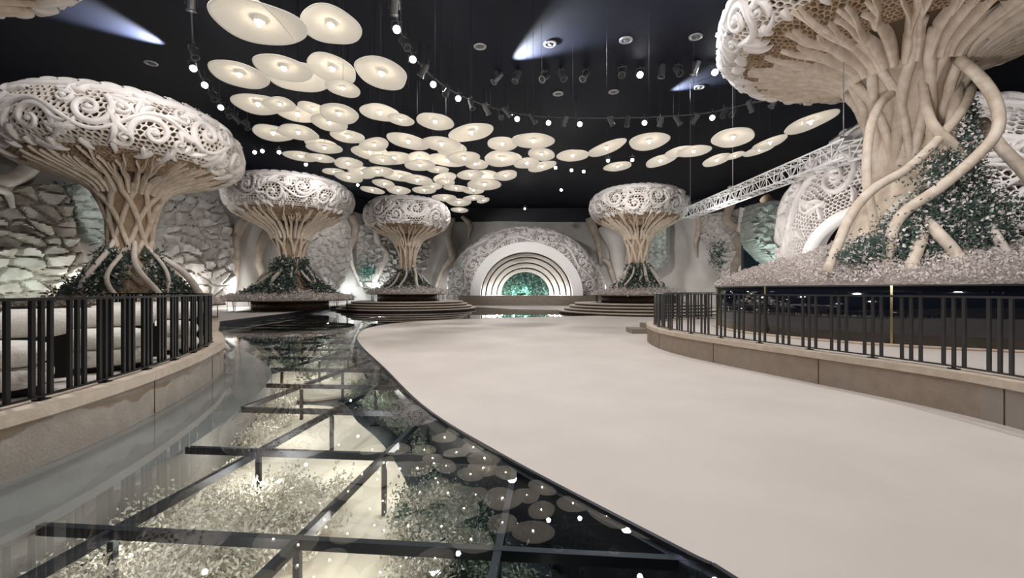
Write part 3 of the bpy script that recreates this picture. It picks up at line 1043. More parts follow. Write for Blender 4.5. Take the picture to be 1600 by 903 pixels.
def planter(c, zf, h, rd, rt, label, legs):
    e = empty('round_planter', (c[0], c[1], zf), label, 'planter')
    mb = MB(); lathe(mb, [(0.02, 0), (rd, 0), (rd, h - .05), (rd - .1, h - .05), (0.02, h - .05)], 48)
    mb.build('drum', M['rust'], e)
    mb = MB(); lathe(mb, [(0.02, h - .05), (rt, h - .05), (rt, h), (0.02, h)], 48)
    mb.build('tray', M['rust'], e, smooth=False)
    for a in np.arange(legs) / legs * TAU + .13:
        p = Vector((math.cos(a) * rt * .9, math.sin(a) * rt * .9, 0))
        q = Vector((-math.sin(a), math.cos(a), 0)) * .18
        mb = MB()
        tube(mb, [p + q + Vector((0, 0, h - .05)), p + q * .25 + Vector((0, 0, 0.0)), p - q * .25 + Vector((0, 0, 0.0)), p - q + Vector((0, 0, h - .05))], .018, 6)
        mb.build('hairpin_leg', M['black'], e)
    return e


TREES = dict(
    a=dict(loc=(-15.2, 17.6), Rr=3.8, z0=7.0, zb=1.62, under=.64, topk=1.02, label='large carved mushroom tree with diamond lattice trunk beside the rock wall', fol=8000, fsize=.15, cell=.20, twist=2.1, fol_t=.55, fol_k=.5, nroot=11),
    b=dict(loc=(-17.0, 34.0), Rr=4.5, z0=8.45, zb=1.60, topk=.76, label='carved mushroom tree with leafy trunk between the rock wall and smaller tree', fol=9000, fsize=.24, cell=.22, twist=1.1, fol_t=.36, fol_k=.95, root_k=1.35, nroot=12),
    c=dict(loc=(-9.7, 41.0), Rr=3.85, z0=8.2, zb=1.95, label='smallest carved mushroom tree with dark slender trunk left of the dome', fol=2600, fsize=.25, cell=.24, twist=.6, fol_t=.55, fol_k=.6),
    d=dict(loc=(10.0, 35.0), Rr=3.75, z0=8.05, zb=1.85, topk=.86, label='carved mushroom tree with pale looping roots right of the arched dome', fol=5000, fsize=.2, cell=.22, twist=1.3, fol_t=.48, fol_k=.6, nroot=11),
)
for k, v in TREES.items():
    carved_tree('carved_tree', **v)
planter((-15.2, 17.6), 0.57, .62, 2.3, 3.2, 'rusty round planter under the largest left carved tree', 14)
planter((-17.0, 34.0), 0.28, .77, 2.7, 4.6, 'rusty round planter under the leafy carved tree', 14)
planter((-9.7, 41.0), 0.80, .65, 2.7, 3.6, 'rusty round planter on the stepped dais left of the dome', 12)
planter((10.0, 35.0), 0.80, .60, 2.9, 3.7, 'rusty round planter on the stepped dais right of the dome', 12)
flower_mound((-15.2, 17.6), 3.15, 1.19, 1.85, 5000, .10, 'pale flowers around the roots of the large diamond trunk tree')
flower_mound((-17.0, 34.0), 4.55, 1.05, 2.0, 9000, .15, 'pale flowers around the roots of the leafy carved tree')
flower_mound((-9.7, 41.0), 3.55, 1.45, 2.3, 4500, .17, 'pale flowers around the roots of the smallest carved tree')
flower_mound((10.0, 35.0), 3.65, 1.40, 2.25, 6000, .15, 'pale flowers around the roots of the looping root tree')

# big near tree on the right in its black mirrored drum
DC = (11.4, 13.0)
carved_tree('carved_tree', loc=(11.6, 13.0), Rr=4.95, z0=9.65, zb=2.0, label='huge near carved tree rising from the black mirrored drum', under=.56, topk=.8, cell=.21, nrib=38, nstr=11, nroot=0, fol=0, thick=1.1, trunk_k=.88, twist=1.2, strand_m='rib', trunk_m='strand')
flower_mound(DC, 4.85, 1.84, 3.35, 46000, .062, 'pale pink grey flowers heaped inside the black mirrored drum', .75)
tree5 = [o for o in bpy.data.objects if o.name.startswith('carved_tree') and o.type == 'EMPTY'][-1]


def px_root(pts, r0, r1, D0, D1, m='rib', n=28):
    k = len(pts)
    W = [P(x, y, D0 + (D1 - D0) * i / (k - 1) + (.8 if i == 0 else 0)) for i, (x, y) in enumerate(pts)]
    mb = MB()
    tube(mb, W, np.linspace(r0, r1, k), 10, n)
    return local(mb.build('root', M[m]), tree5)


px_root([(1402, 140), (1374, 165), (1358, 210), (1354, 280), (1364, 340), (1368, 400)], 0.112, 0.105, 11.9, 11.4)
px_root([(1520, 130), (1508, 165), (1468, 215), (1420, 262), (1365, 295), (1330, 335), (1308, 385), (1292, 425)], 0.112, 0.112, 11.6, 10.6)
px_root([(1492, 88), (1530, 120), (1556, 160), (1558, 205), (1520, 250), (1466, 295), (1415, 330), (1393, 365), (1384, 425)], 0.132, 0.119, 11.0, 10.2)
px_root([(1536, 190), (1560, 225), (1600, 268), (1650, 330)], 0.132, 0.140, 11.6, 10.6)
px_root([(1438, 332), (1462, 360), (1492, 395), (1506, 430)], 0.112, 0.133, 10.4, 9.6)
px_root([(1452, 350), (1436, 385), (1420, 425)], 0.106, 0.126, 10.3, 9.7)
px_root([(1536, 335), (1552, 362), (1575, 400)], 0.086, 0.105, 10.6, 10.0, 'carve')
px_root([(1500, 100), (1492, 160), (1478, 230), (1440, 300), (1410, 345), (1395, 380)], 0.132, 0.182, 12.0, 11.2)
px_root([(1440, 120), (1455, 190), (1500, 240), (1515, 300), (1530, 360)], 0.106, 0.140, 11.4, 11.2)
px_root([(1420, 300), (1395, 340), (1375, 385), (1340, 430)], 0.198, 0.154, 11.8, 10.6, 'carve')
# dark trailing foliage over the base of the near tree
mb = MB()
n = 24000
cl = [(1490, 275, 55, 40), (1530, 330, 60, 40), (1470, 330, 55, 35), (1420, 360, 45, 30), (1370, 385, 40, 20), (1335, 400, 30, 12), (1510, 370, 50, 25), (1455, 385, 40, 18), (1420, 395, 30, 14), (1560, 370, 30, 18), (1515, 225, 18, 30), (1520, 180, 10, 25)]
wts = np.array([c[2] * c[3] for c in cl], float); wts /= wts.sum()
ch = rng.choice(len(cl), n, p=wts)
pts = []
for q in ch:
    x, y, sx, sy = cl[q]
    xx, yy = x + rng.normal(0, sx * .45), y + rng.normal(0, sy * .45)
    p = P(xx, yy, 10.2 + (420 - yy) / 220 * 1.4 + rng.normal(0, .2))
    if p.z > 2.0:
        pts.append(tuple(p))
leaves(mb, pts, .088, .3)
local(mb.build('foliage', M['leaf'], smooth=False, kind='stuff'), tree5)
mb = MB()
ch = rng.choice(len(cl), 1300, p=wts)
pts = []
for q in ch:
    x, y, sx, sy = cl[q]
    cx_, cy_ = x + rng.integers(-2, 3) * sx * .3, y + rng.integers(-2, 3) * sy * .3
    p = P(cx_ + rng.normal(0, 7), cy_ + rng.normal(0, 5), 9.95 + (420 - cy_) / 220 * 1.4 + rng.normal(0, .15))
    if p.z > 2.0:
        pts.append(tuple(p))
leaves(mb, pts, .10, .3, .7)
local(mb.build('blossom', M['flower'], smooth=False, kind='stuff'), tree5)
# solid core of the root mound
mb = MB()
lathe(mb, [(2.6, 0.05), (2.0, .55), (1.5, 1.2), (1.15, 2.2), (.9, 3.2), (.75, 4.2)], 40)
local(mb.build('root_core', M['strand']), tree5).location = (0, 0, 0)

e = empty('mirrored_drum', (*DC, 0.57), 'black mirrored round drum wall holding the near tree', 'planter')
mb = MB(); lathe(mb, [(4.75, 0.0), (4.9, 0.0), (4.9, 1.29), (4.75, 1.29), (4.75, 0.0)], 96)
mb.build('drum_wall', M['drum'], e)
mb = MB(); lathe(mb, [(4.88, 1.27), (4.93, 1.27), (4.93, 1.31), (4.88, 1.31), (4.88, 1.27)], 96)
mb.build('rim', M['rail'], e)
mb = MB(); lathe(mb, [(0.05, 1.1), (4.76, 1.1), (4.76, 1.25), (0.05, 1.25)], 64)
mb.build('bed_base', M['soil'], e)
for px in (1122, 1196, 1393):
    u = (px - CX) / F
    a, b, c_ = u * u + 1, -2 * (u * DC[0] + DC[1]), DC[0] ** 2 + DC[1] ** 2 - 4.91 ** 2
    D = (-b - math.sqrt(max(0, b * b - 4 * a * c_))) / (2 * a)
    mb = MB(); box(mb, (u * D - DC[0], D - DC[1], .645), (.04, .04, 1.29), math.atan2(D - DC[1], u * D - DC[0]))
    mb.build('joint_strip', M['brass'], e, smooth=False)
mb = MB(); lathe(mb, [(4.9, 0), (5.0, 0), (5.0, .05), (4.9, .05)], 96)
mb.build('plinth', M['curb'], e)

# tree whose rim shows in the top corner
carved_tree('carved_tree', loc=(-12.1, 7.3), Rr=3.8, z0=8.92, zb=0.57, label='carved tree whose scalloped rim hangs into the top corner above the lattice trunk tree', fol=0, nroot=5, nstr=6, cell=.24, under=.8)

# ------------------------------------------------------------------ lattice domes
def ellipse_prof(r, d, a0, a1, n=24):
    a = np.linspace(a0, a1, n)
    return [(max(.01, r * math.sin(t)), d * math.cos(t)) for t in a]


# back portal dome: axis points to the camera
PY, PX, PZ = 58.0, 1.75, 1.15
e = empty('arched_dome', (PX, PY, PZ), 'white lattice dome with glowing arched tunnel on the back stage', 'dome portal')
fm = np.eye(4)
fm[:3, :3] = np.array([[1, 0, 0], [0, 0, -1], [0, 1, 0]])   # local z -> -Y, local y -> Z
aR = math.asin(.645)
S = Surf(ellipse_prof(10.3, 6.0, aR, PI / 2), fm, -1.0)
fm[:3, :3] = np.array([[1, 0, 0], [0, 0, -1], [0, .86, 0]])
S.fr = fm
mb = MB()
lattice(mb, S, 0, 1, .40, 0, PI, .12, hole=(.72, .86))
sh = mb.build('shell', M['carvew'], e, smooth=False)
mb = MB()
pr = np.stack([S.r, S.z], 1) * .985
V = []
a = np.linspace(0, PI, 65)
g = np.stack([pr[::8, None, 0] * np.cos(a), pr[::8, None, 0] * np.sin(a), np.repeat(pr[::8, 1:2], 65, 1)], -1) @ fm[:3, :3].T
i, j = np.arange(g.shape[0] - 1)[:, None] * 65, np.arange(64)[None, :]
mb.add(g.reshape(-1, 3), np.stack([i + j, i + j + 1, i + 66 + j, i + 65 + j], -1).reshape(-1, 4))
mb.build('shadow_lining', M['shadow_lining'], sh)  # dark sheet added for the shade behind the lattice holes
mb = MB()
scrolls(mb, S, .03, .52, 0, PI, per=1.15, hgt=.22, rich=.6)
scrolls(mb, S, .45, .98, 0, PI, per=1.25, hgt=.22, rich=.6)
mb.build('scrollwork', M['carvew'], sh)
yr = -6.0 * math.cos(aR)


def ring_arch(mb, r0, r1, y0, y1, sq=.96, n=48):
    """half ring of rectangular section, inner radius r0, outer r1, from y0 (front) to y1"""
    a = np.linspace(0, PI, n)
    V = []
    for r, y in ((r0, y0), (r1, y0), (r1, y1), (r0, y1)):
        V.append(np.stack([r * np.cos(a), np.full(n, y), r * np.sin(a) * sq], 1))
    fs = []
    for i in range(n - 1):
        for p, q in ((0, 1), (1, 2), (2, 3), (3, 0)):
            fs.append((p * n + i, p * n + i + 1, q * n + i + 1, q * n + i))
    fs += [(0, n, 2 * n, 3 * n), (4 * n - 1, 3 * n - 1, 2 * n - 1, n - 1)]
    mb.add(np.concatenate(V), fs)


mb = MB(); ring_arch(mb, 5.55, 6.8, yr - .35, yr + .5, .95)
mb.build('arch_ring', M['arch'], e, smooth=False)
for r0, r1, y0 in ((5.12, 5.45, yr + 1.0), (4.45, 4.95, yr + 2.1), (3.8, 4.3, yr + 3.2), (3.2, 3.65, yr + 4.3)):
    mb = MB(); ring_arch(mb, r0, r1, y0, y0 + .8, .95)
    mb.build('tunnel_arch', M['tunnel'], e, smooth=False)
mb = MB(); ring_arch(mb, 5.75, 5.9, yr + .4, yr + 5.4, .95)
mb.build('tunnel_vault', M['shadow_lining'], e)  # vault painted dark to make the shadow gaps between the arches
# planted niche at the end of the tunnel
mb = MB()
n = 3800
rr_, aa = 3.5 * np.sqrt(rng.uniform(0, 1, n)), rng.uniform(0, PI, n)
leaves(mb, np.stack([PX + rr_ * np.cos(aa), PY + yr + 5.0 + rng.normal(0, .15, n), PZ + rr_ * np.sin(aa)], 1), .34, .2)
tag(mb.build('planted_niche', M['leafteal'], smooth=False), 'teal lit leafy plants filling the end of the arched tunnel', 'plants', kind='stuff')
mb = MB(); ring_arch(mb, .05, 3.9, yr + 5.35, yr + 5.5, .95)
mb.build('end_panel', M['leaf'], e, smooth=False)
for y, p in ((yr + .6, 30), (yr + 1.7, 36), (yr + 2.8, 36), (yr + 3.9, 30)):
    for sx in (-1, 1):
        light('POINT', (PX + sx * (5.2 - (y - yr) * .55), PY + y, PZ + .25), p, NEUT, None, .08)
light('POINT', (PX, PY + yr + 4.4, PZ + .5), 45, (.6, 1, .88), None, .1)
light('POINT', (PX - 1.5, PY + yr + 4.5, PZ + .4), 30, (.6, 1, .88), None, .1)

# stage steps
e = empty('stage_steps', (PX, 51, 0), 'wide dark steps of the stage before the arched dome', 'stage')
for k in range(6):
    mb = MB()
    y0 = 51 + k * .35
    box(mb, (0.6, (y0 + 59.2) / 2 - 51, (k + .5) * 1.15 / 6), (17.4, 59.2 - y0, 1.15 / 6 - .004))
    bar(mb, (-8.1, y0 - 51.02, (k + 1) * 1.15 / 6 - .02), (9.3, y0 - 51.02, (k + 1) * 1.15 / 6 - .02), .05, .035)
    mb.build('step', M['step'], e, smooth=False)
for k, (c, rb, label) in enumerate((((-9.7, 41.3), 6.3, 'round stepped pale dais left of the stage'), ((10.0, 35.3), 6.2, 'round stepped pale dais right of the stage'))):
    e = empty('stepped_dais', (*c, 0), label, 'dais')
    for q in range(4):
        r = rb - .42 * q
        mb = MB()
        lathe(mb, [(.05, q * .2), (r, q * .2), (r, q * .2 + .13)], 72)
        mb.build('riser', M['rust'], e)
        mb = MB()
        lathe(mb, [(r - .6, q * .2 + .13), (r + .03, q * .2 + .13), (r + .03, q * .2 + .2), (.05, q * .2 + .2)], 72)
        mb.build('tread', M['steplight'], e, smooth=False)

# right dome with arched entrance seen from the side
RD = Vector((20.6, 22.0, 4.7))
RRd = 6.3
ax = Vector((-.78, -.48, -.40)).normalized()
AD = 31
e = empty('lattice_dome', tuple(RD), 'large white lattice ball dome with dark round entrance behind the near tree', 'dome portal')
zx = Vector((0, 0, 1)); xx = zx.cross(ax).normalized(); yy = ax.cross(xx)
fm = np.eye(4)
fm[:3, :3] = np.array([xx, yy, ax]).T
fm[2, :3] *= .98
S = Surf(ellipse_prof(RRd, RRd, R(AD), R(150), 30), fm, -1.0)
mb = MB()
lattice(mb, S, 0, 1, .34, depth=.12, hole=(.7, .84))
sh = mb.build('shell', M['carvew'], e, smooth=False)
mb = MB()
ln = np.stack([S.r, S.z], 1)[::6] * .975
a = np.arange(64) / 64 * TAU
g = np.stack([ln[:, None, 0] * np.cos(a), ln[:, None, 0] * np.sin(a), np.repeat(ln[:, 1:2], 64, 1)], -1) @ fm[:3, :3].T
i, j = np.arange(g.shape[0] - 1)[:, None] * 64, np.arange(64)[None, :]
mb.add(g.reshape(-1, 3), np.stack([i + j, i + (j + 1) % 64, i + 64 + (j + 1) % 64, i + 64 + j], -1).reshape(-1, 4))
mb.build('shadow_lining', M['shadow_lining'], sh)  # added dark shell for the shade inside the ball dome
mb = MB()
scrolls(mb, S, .03, .33, per=1.15, hgt=.2, rich=.8, wk=.62)
scrolls(mb, S, .33, .66, per=1.2, hgt=.2, rich=.8, wk=.62)
scrolls(mb, S, .66, .98, per=1.2, hgt=.2, wk=.62)
mb.build('scrollwork', M['carvew'], sh)
mb = MB()
ra = RRd * math.sin(R(AD)); za = RRd * math.cos(R(AD))
a = np.linspace(0, TAU, 65)[:-1]
V = []
for r, z in ((ra + .05, za + .02), (ra + .02, za + .22), (ra - .5, za + .3), (ra - .55, za - .1), (ra - .55, za - .9)):
    V.append(np.stack([r * np.cos(a), r * np.sin(a), np.full(64, z)], -1))
g = np.stack(V) @ fm[:3, :3].T
i, j = np.arange(4)[:, None] * 64, np.arange(64)[None, :]
mb.add(g.reshape(-1, 3), np.stack([i + j, i + (j + 1) % 64, i + 64 + (j + 1) % 64, i + 64 + j], -1).reshape(-1, 4))
mb.build('entrance_ring', M['arch'], e)
mb = MB()
for k in range(7):
    t = R(20 + k * 22)
    c_ = np.array([math.cos(t) * 1.2, math.sin(t) * 1.2, za - .7]) @ fm[:3, :3].T
    lathe(mb, [(0, -.07), (.07, 0), (0, .07)], 8, tuple(c_))
mb.build('entrance_light', M['lens'], e)

# ------------------------------------------------------------------ rock panels, roots and plants on the wall
def vor(X, Y, seed, cx=1.0, cy=.6, pert=0.9):
    """height of flat jittered stones: distance to the nearest stone border, plus a tilt per stone"""
    r = np.random.default_rng(seed)
    gi, gj = np.floor(X / cx).astype(int), np.floor(Y / cy).astype(int)
    tbl = r.uniform(0, 1, (64, 64, 4))
    d1 = np.full(X.shape, 1e9); d2 = d1.copy()
    h = np.zeros_like(X)
    for di in (-1, 0, 1, 2):
        for dj in (-1, 0, 1, 2):
            a, b = gi + di - 0, gj + dj - 0
            t = tbl[a % 64, b % 64]
            px, py = (a + .5 + (t[..., 0] - .5) * pert), (b + .5 + (t[..., 1] - .5) * pert)
            dx, dy = X / cx - px, Y / cy - py
            dd = np.hypot(dx, dy)
            hh = .5 + .5 * t[..., 2] + (t[..., 3] - .5) * .9 * dx + (t[..., 2] - .35) * 1.1 * dy
            m1 = dd < d1
            d2 = np.where(m1, d1, np.minimum(d2, dd))
            h = np.where(m1, hh, h)
            d1 = np.where(m1, dd, d1)
    e = np.clip((d2 - d1) / .22, 0, 1)
    return h * (e ** .6)


def rock_panel(pix, label, m='rock', stone=(1.0, .55), depth=.45, res=.11, off=.35, bulge=.5, seed=1, D=None):
    """panel with an irregular outline; pix is its outline in photo pixels, projected onto the wall"""
    cx_, cy_ = np.mean([p[0] for p in pix]), np.mean([p[1] for p in pix])
    c = wall_at(cx_, cy_, off) if D is None else P(cx_, cy_, D)
    dl = wall_at(cx_ - 12, cy_, off) - wall_at(cx_ + 12, cy_, off)
    tg = Vector((-dl.x, -dl.y, 0)).normalized() if D is None else Vector((1, 0, 0))
    nrm = Vector((tg.y, -tg.x, 0))
    if nrm.dot(Vector((0, 0, EYE)) - c) < 0:
        nrm = -nrm
    poly = []
    for x, y in pix:      # intersect the sight line with the panel's plane
        dr = Vector(((x - CX) / F, 1, -(y - HY) / F))
        t = (c - Vector((0, 0, EYE))).dot(nrm) / dr.dot(nrm)
        q = Vector((0, 0, EYE)) + dr * t - c
        poly.append((q.dot(tg), q.z))
    poly = [tuple(p) for p in smoothpts(poly + poly[:1], 60)][:-1]
    xs, ys = np.array([p[0] for p in poly]), np.array([p[1] for p in poly])
    nx, ny = int((xs.max() - xs.min()) / res) + 2, int((ys.max() - ys.min()) / res) + 2
    X, Y = np.meshgrid(np.linspace(xs.min(), xs.max(), nx), np.linspace(ys.min(), ys.max(), ny))
    H = vor(X + .3 * np.sin(Y * 1.3), Y + .2 * np.sin(X * 1.7), seed, *stone) * depth
    u, v = (X - xs.mean()) / (np.ptp(xs) / 2), (Y - ys.mean()) / (np.ptp(ys) / 2)
    H = H + bulge * np.sqrt(np.clip(1 - .5 * u ** 2 - .5 * v ** 2, 0, 1))
    ins = np.array([inside(poly, a, b) for a, b in zip(X.ravel(), Y.ravel())]).reshape(X.shape)
    H = np.where(ins, H, -.3)
    V = np.array(c)[None, :] + X.reshape(-1, 1) * np.array(tg) + Y.reshape(-1, 1) * np.array([0, 0, 1.0]) + H.reshape(-1, 1) * np.array(nrm)
    I, J = np.meshgrid(np.arange(ny - 1), np.arange(nx - 1), indexing='ij')
    keep = (ins[:-1, :-1] | ins[1:, :-1] | ins[:-1, 1:] | ins[1:, 1:]).ravel()
    q = np.stack([I * nx + J, I * nx + J + 1, (I + 1) * nx + J + 1, (I + 1) * nx + J], -1).reshape(-1, 4)[keep]
    used = np.unique(q)
    re = np.full(len(V), -1); re[used] = np.arange(len(used))
    mb = MB(); mb.add(V[used], re[q])
    return tag(mb.build('rock_panel', M[m], smooth=False), label, 'rock wall')


rock_panel([(-60, 285), (20, 292), (85, 292), (100, 330), (118, 400), (118, 462), (-60, 470)], 'big slabby rock panel at the far left edge with green tint', 'rockw', (1.15, .62), .7, .10, .5, .6, 3)
rock_panel([(92, 292), (150, 285), (200, 310), (205, 370), (180, 385), (140, 380), (112, 345)], 'grey ledge rock panel behind the diamond lattice trunk', 'rockg', (1.6, .5), .6, .12, .6, .8, 5)
rock_panel([(250, 300), (300, 290), (340, 325), (355, 380), (352, 460), (255, 462), (245, 380)], 'cracked rock panel with ivy right of the diamond lattice trunk', 'rock', (1.3, .75), .45, .12, .5, .6, 9)
rock_panel([(478, 345), (520, 340), (540, 375), (535, 420), (515, 458), (488, 455), (470, 400)], 'rounded grey rock panel beside the leafy trunk', 'rock', (1.4, .8), .4, .14, .6, .9, 11)
rock_panel([(558, 350), (600, 350), (632, 360), (660, 365), (668, 395), (645, 450), (570, 448), (553, 400)], 'pale mottled rock panel behind the smallest carved tree', 'rock', (.9, .6), .5, .14, .6, .6, 13)
rock_panel([(1098, 338), (1148, 338), (1160, 380), (1163, 440), (1130, 445), (1118, 400), (1098, 370)], 'stacked block rock panel under the white truss', 'rock', (.9, .55), .35, .13, .6, .4, 17)
rock_panel([(1168, 322), (1215, 318), (1245, 350), (1250, 436), (1215, 424), (1180, 400), (1160, 370)], 'greenish overhanging rock mass beside the lattice ball dome', 'rockg', (.7, .45), .6, .11, 1.4, 1.2, 19, D=33.0)
rock_panel([(1014, 350), (1040, 338), (1046, 385), (1040, 412), (1018, 420), (1008, 385)], 'small green tinted rock panel behind the looping root tree', 'rockg', (1.0, .6), .4, .14, .6, .8, 23)


def wall_root(pix, r_px, label, m='wroot', off=.5, seg=10):
    W = [wall_at(x, y, off) for x, y in pix]
    mb = MB()
    rad = [rp * w.y / F for rp, w in zip(r_px, W)]
    tube(mb, W, rad, seg, 36)
    return tag(mb.build('carved_root', M[m]), label, 'carved root')


wall_root([(398, 318), (380, 345), (368, 372), (366, 410), (358, 458)], [9, 8, 8, 9, 9], 'brown carved root between cracked rock panel and leafy tree')
wall_root([(432, 356), (412, 372), (404, 405), (412, 430), (410, 458)], [6, 7, 7, 7, 6], 'brown carved root just left of the leafy trunk')
wall_root([(548, 335), (556, 360), (546, 388), (540, 420)], [7, 7, 6, 4], 'grey twisting root right of the leafy tree cap')
wall_root([(536, 352), (546, 380), (549, 410), (560, 435), (566, 448)], [2.5, 2.5, 3, 2.5, 2], 'thin pale root curling beside the grey twisting root', 'carve', .9)
wall_root([(584, 350), (590, 380), (603, 400), (590, 425), (582, 446)], [6, 6, 6, 6, 4], 'pale wavy root over the mottled rock panel', 'carve', 1.2)
wall_root([(706, 340), (700, 370), (708, 398), (694, 418), (684, 440), (680, 458)], [6, 6, 7, 4, 3, 3], 'brown bent root left of the arched dome')
wall_root([(722, 338), (735, 352), (732, 372)], [3, 5, 2], 'short dark root stub above the arched dome shoulder')
wall_root([(922, 340), (930, 365), (936, 390), (938, 412)], [8, 6, 4, 3], 'pale forked root right of the arched dome top')
wall_root([(956, 352), (975, 368), (982, 395), (974, 420), (978, 442)], [4, 5, 5, 5, 4], 'tan looping root left of the looping root trunk')
wall_root([(940, 404), (950, 410), (957, 430), (966, 452)], [4, 4, 4, 4], 'short arched root at the dome foot')
wall_root([(942, 352), (962, 380), (966, 410), (972, 450)], [13, 15, 12, 9], 'broad pale folded root right of the arched dome', 'wall', .1)
wall_root([(1032, 345), (1030, 370), (1020, 395), (1018, 415)], [3, 3, 4, 3], 'tan root over the small green rock panel')
wall_root([(1093, 338), (1092, 362), (1087, 380), (1089, 402)], [6, 5, 3, 1], 'tapering hanging root left of the stacked block panel')
wall_root([(1142, 318), (1136, 342), (1152, 358), (1172, 368)], [7, 7, 6, 6], 'thick tan root bending under the white truss', 'wroot', 3.0)
wall_root([(1150, 372), (1158, 392), (1147, 420), (1150, 445)], [7, 7, 6, 4], 'thick tan root hanging down the stacked block panel', 'wroot', 3.0)
wall_root([(1166, 325), (1160, 350), (1155, 362)], [10, 7, 5], 'flared pale root stump below the truss', 'carve', 3.4)
wall_root([(1196, 310), (1215, 335), (1222, 370), (1206, 392), (1212, 398)], [9, 8, 7, 6, 5], 'brown root on the greenish overhanging rock', 'bark', 10.5)
wall_root([(1222, 395), (1228, 420), (1232, 440)], [6, 5, 4], 'short brown root below the greenish overhanging rock', 'bark', 10.5)
wall_root([(-30, 222), (30, 235), (48, 258), (20, 280), (-30, 285)], [14, 14, 12, 10, 12], 'thick pale curled root above the big slabby rock panel', 'carve', 1.2)
wall_root([(-20, 292), (10, 300), (20, 325)], [8, 6, 3], 'small pale root over the big slabby rock panel', 'carve', 1.4)


def wall_plant(x, y, sx, sy, n, size, label, m='leaf', off=.9):
    mb = MB()
    pts = []
    for _ in range(n):
        xx, yy = x + rng.normal(0, sx * .45), y + rng.normal(0, sy * .45)
        pts.append(tuple(wall_at(xx, yy, off + rng.normal(0, .15))))
    leaves(mb, pts, size, .2)
    return tag(mb.build('ivy_clump', M[m], smooth=False), label, 'ivy', kind='stuff')


wall_plant(112, 325, 26, 26, 700, .3, 'dark ivy on the ledge rock behind the large tree')
wall_plant(272, 308, 14, 16, 500, .3, 'ivy hanging under the large tree cap')
wall_plant(300, 360, 9, 30, 500, .3, 'ivy trailing down the cracked rock panel')
wall_plant(522, 378, 16, 16, 450, .38, 'grey green ivy at top of the rounded rock panel', 'leafg', 1.4)
wall_plant(532, 410, 5, 14, 160, .38, 'dark ivy strip at the rounded rock edge', 'leaf', 1.4)
wall_plant(574, 422, 16, 18, 420, .4, 'ivy low on the mottled rock panel', 'leafteal', 1.4)
wall_plant(612, 385, 14, 28, 520, .4, 'dark ivy beside the pale wavy root')
wall_plant(1122, 398, 14, 24, 700, .3, 'dark ivy in the stacked block rock panel', 'leaf', 1.2)
wall_plant(1204, 345, 16, 18, 420, .3, 'green ivy on top of the overhanging rock', 'leafg', 12.5)
wall_plant(1024, 400, 14, 12, 260, .4, 'dark ivy under the small green rock panel', 'leaf', 1.2)
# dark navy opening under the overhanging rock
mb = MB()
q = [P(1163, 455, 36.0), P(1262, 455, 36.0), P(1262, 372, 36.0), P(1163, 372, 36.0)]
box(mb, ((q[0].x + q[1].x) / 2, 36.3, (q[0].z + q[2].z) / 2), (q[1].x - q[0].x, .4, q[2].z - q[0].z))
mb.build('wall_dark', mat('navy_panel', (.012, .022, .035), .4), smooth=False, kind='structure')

# uplights along the wall foot
for x, y, off, p, c in ((10, 440, 2.2, 260, (.86, 1, .96)), (75, 440, 2.2, 220, (.86, 1, .96)), (120, 448, 1.5, 160, NEUT), (255, 448, 2, 160, NEUT), (310, 448, 2, 200, NEUT), (365, 452, 1.5, 260, (.95, 1, .97)), (378, 452, 2.0, 160, NEUT), (500, 452, 2.0, 260, COOL), (550, 452, 1.6, 160, COOL),
                        (590, 450, 2.4, 320, COOL), (630, 450, 2.4, 200, COOL), (690, 450, 2, 140, NEUT), (950, 452, 3, 160, NEUT), (1150, 445, 2.5, 180, NEUT), (1215, 430, 5.0, 160, (.8, 1, .93)), (1060, 452, 3, 120, NEUT)):
    q = wall_at(x, y, off)
    light('POINT', (q.x, q.y, max(.5, q.z)), p * (.2 if x < 100 else .42), c, None, .12)

light('POINT', tuple(P(1205, 446, 30.2)), 260, (.82, 1, .94), None, .15)
# ------------------------------------------------------------------ sofas on the left terrace
def pill(mb, c, lx, ly, lz, p=.42, n=20, m=28):
    """puffy cushion: a superellipsoid"""
    u = np.linspace(-PI / 2, PI / 2, n)[:, None]
    v = np.linspace(-PI, PI, m + 1)[None, :-1]
    f = lambda t, e_: np.sign(t) * np.abs(t) ** e_
    V = np.stack([f(np.cos(u), p) * f(np.cos(v), p) * lx / 2, f(np.cos(u), p) * f(np.sin(v), p) * ly / 2, f(np.sin(u), .75) * lz / 2 + 0 * v], -1) + np.array(c)
    i, j = np.arange(n - 1)[:, None] * m, np.arange(m)[None, :]
    mb.add(V.reshape(-1, 3), np.stack([i + j, i + (j + 1) % m, i + m + (j + 1) % m, i + m + j], -1).reshape(-1, 4))


def roll(mb, a, b, r):
    t = np.linspace(0, 1, 26)
    rad = r * np.minimum(1, np.sqrt(np.clip(1 - (1 - np.minimum(t, 1 - t) / .07).clip(0, 1) ** 2, .02, 1)))
    tube(mb, np.array(a)[None, :] * (1 - t)[:, None] + np.array(b)[None, :] * t[:, None], rad, 24)


def sofa(x, y, L, label, rz=43):
    e = empty('sofa', (x, y, .57), label, 'sofa')
    e.rotation_euler = (0, 0, R(rz))
    mb = MB(); box(mb, (0, .1, .05), (L * .9, .75, .06))
    for sx in (-1, 1):
        box(mb, (sx * L * .38, .1, .03), (.12, .6, .06))
    mb.build('base', M['black'], e, smooth=False)
    mb = MB(); pill(mb, (0, 0, .215), L, .95, .29); mb.build('lower_cushion', M['boucle'], e)
    mb = MB(); pill(mb, (0, 0, .46), L * .99, .93, .30); mb.build('seat_cushion', M['boucle'], e)
    mb = MB(); roll(mb, (-L * .56, .62, .74), (L * .58, .62, .74), .17); mb.build('back_roll', M['boucle'], e)
    mb = MB(); box(mb, (L * .42, .62, .32), (.55, .10, .52)); box(mb, (L * .1, .55, .60), (L * .9, .06, .07)); box(mb, (-L * .4, .62, .32), (.12, .1, .52))
    mb.build('back_bracket', M['black'], e, smooth=False)
    return e


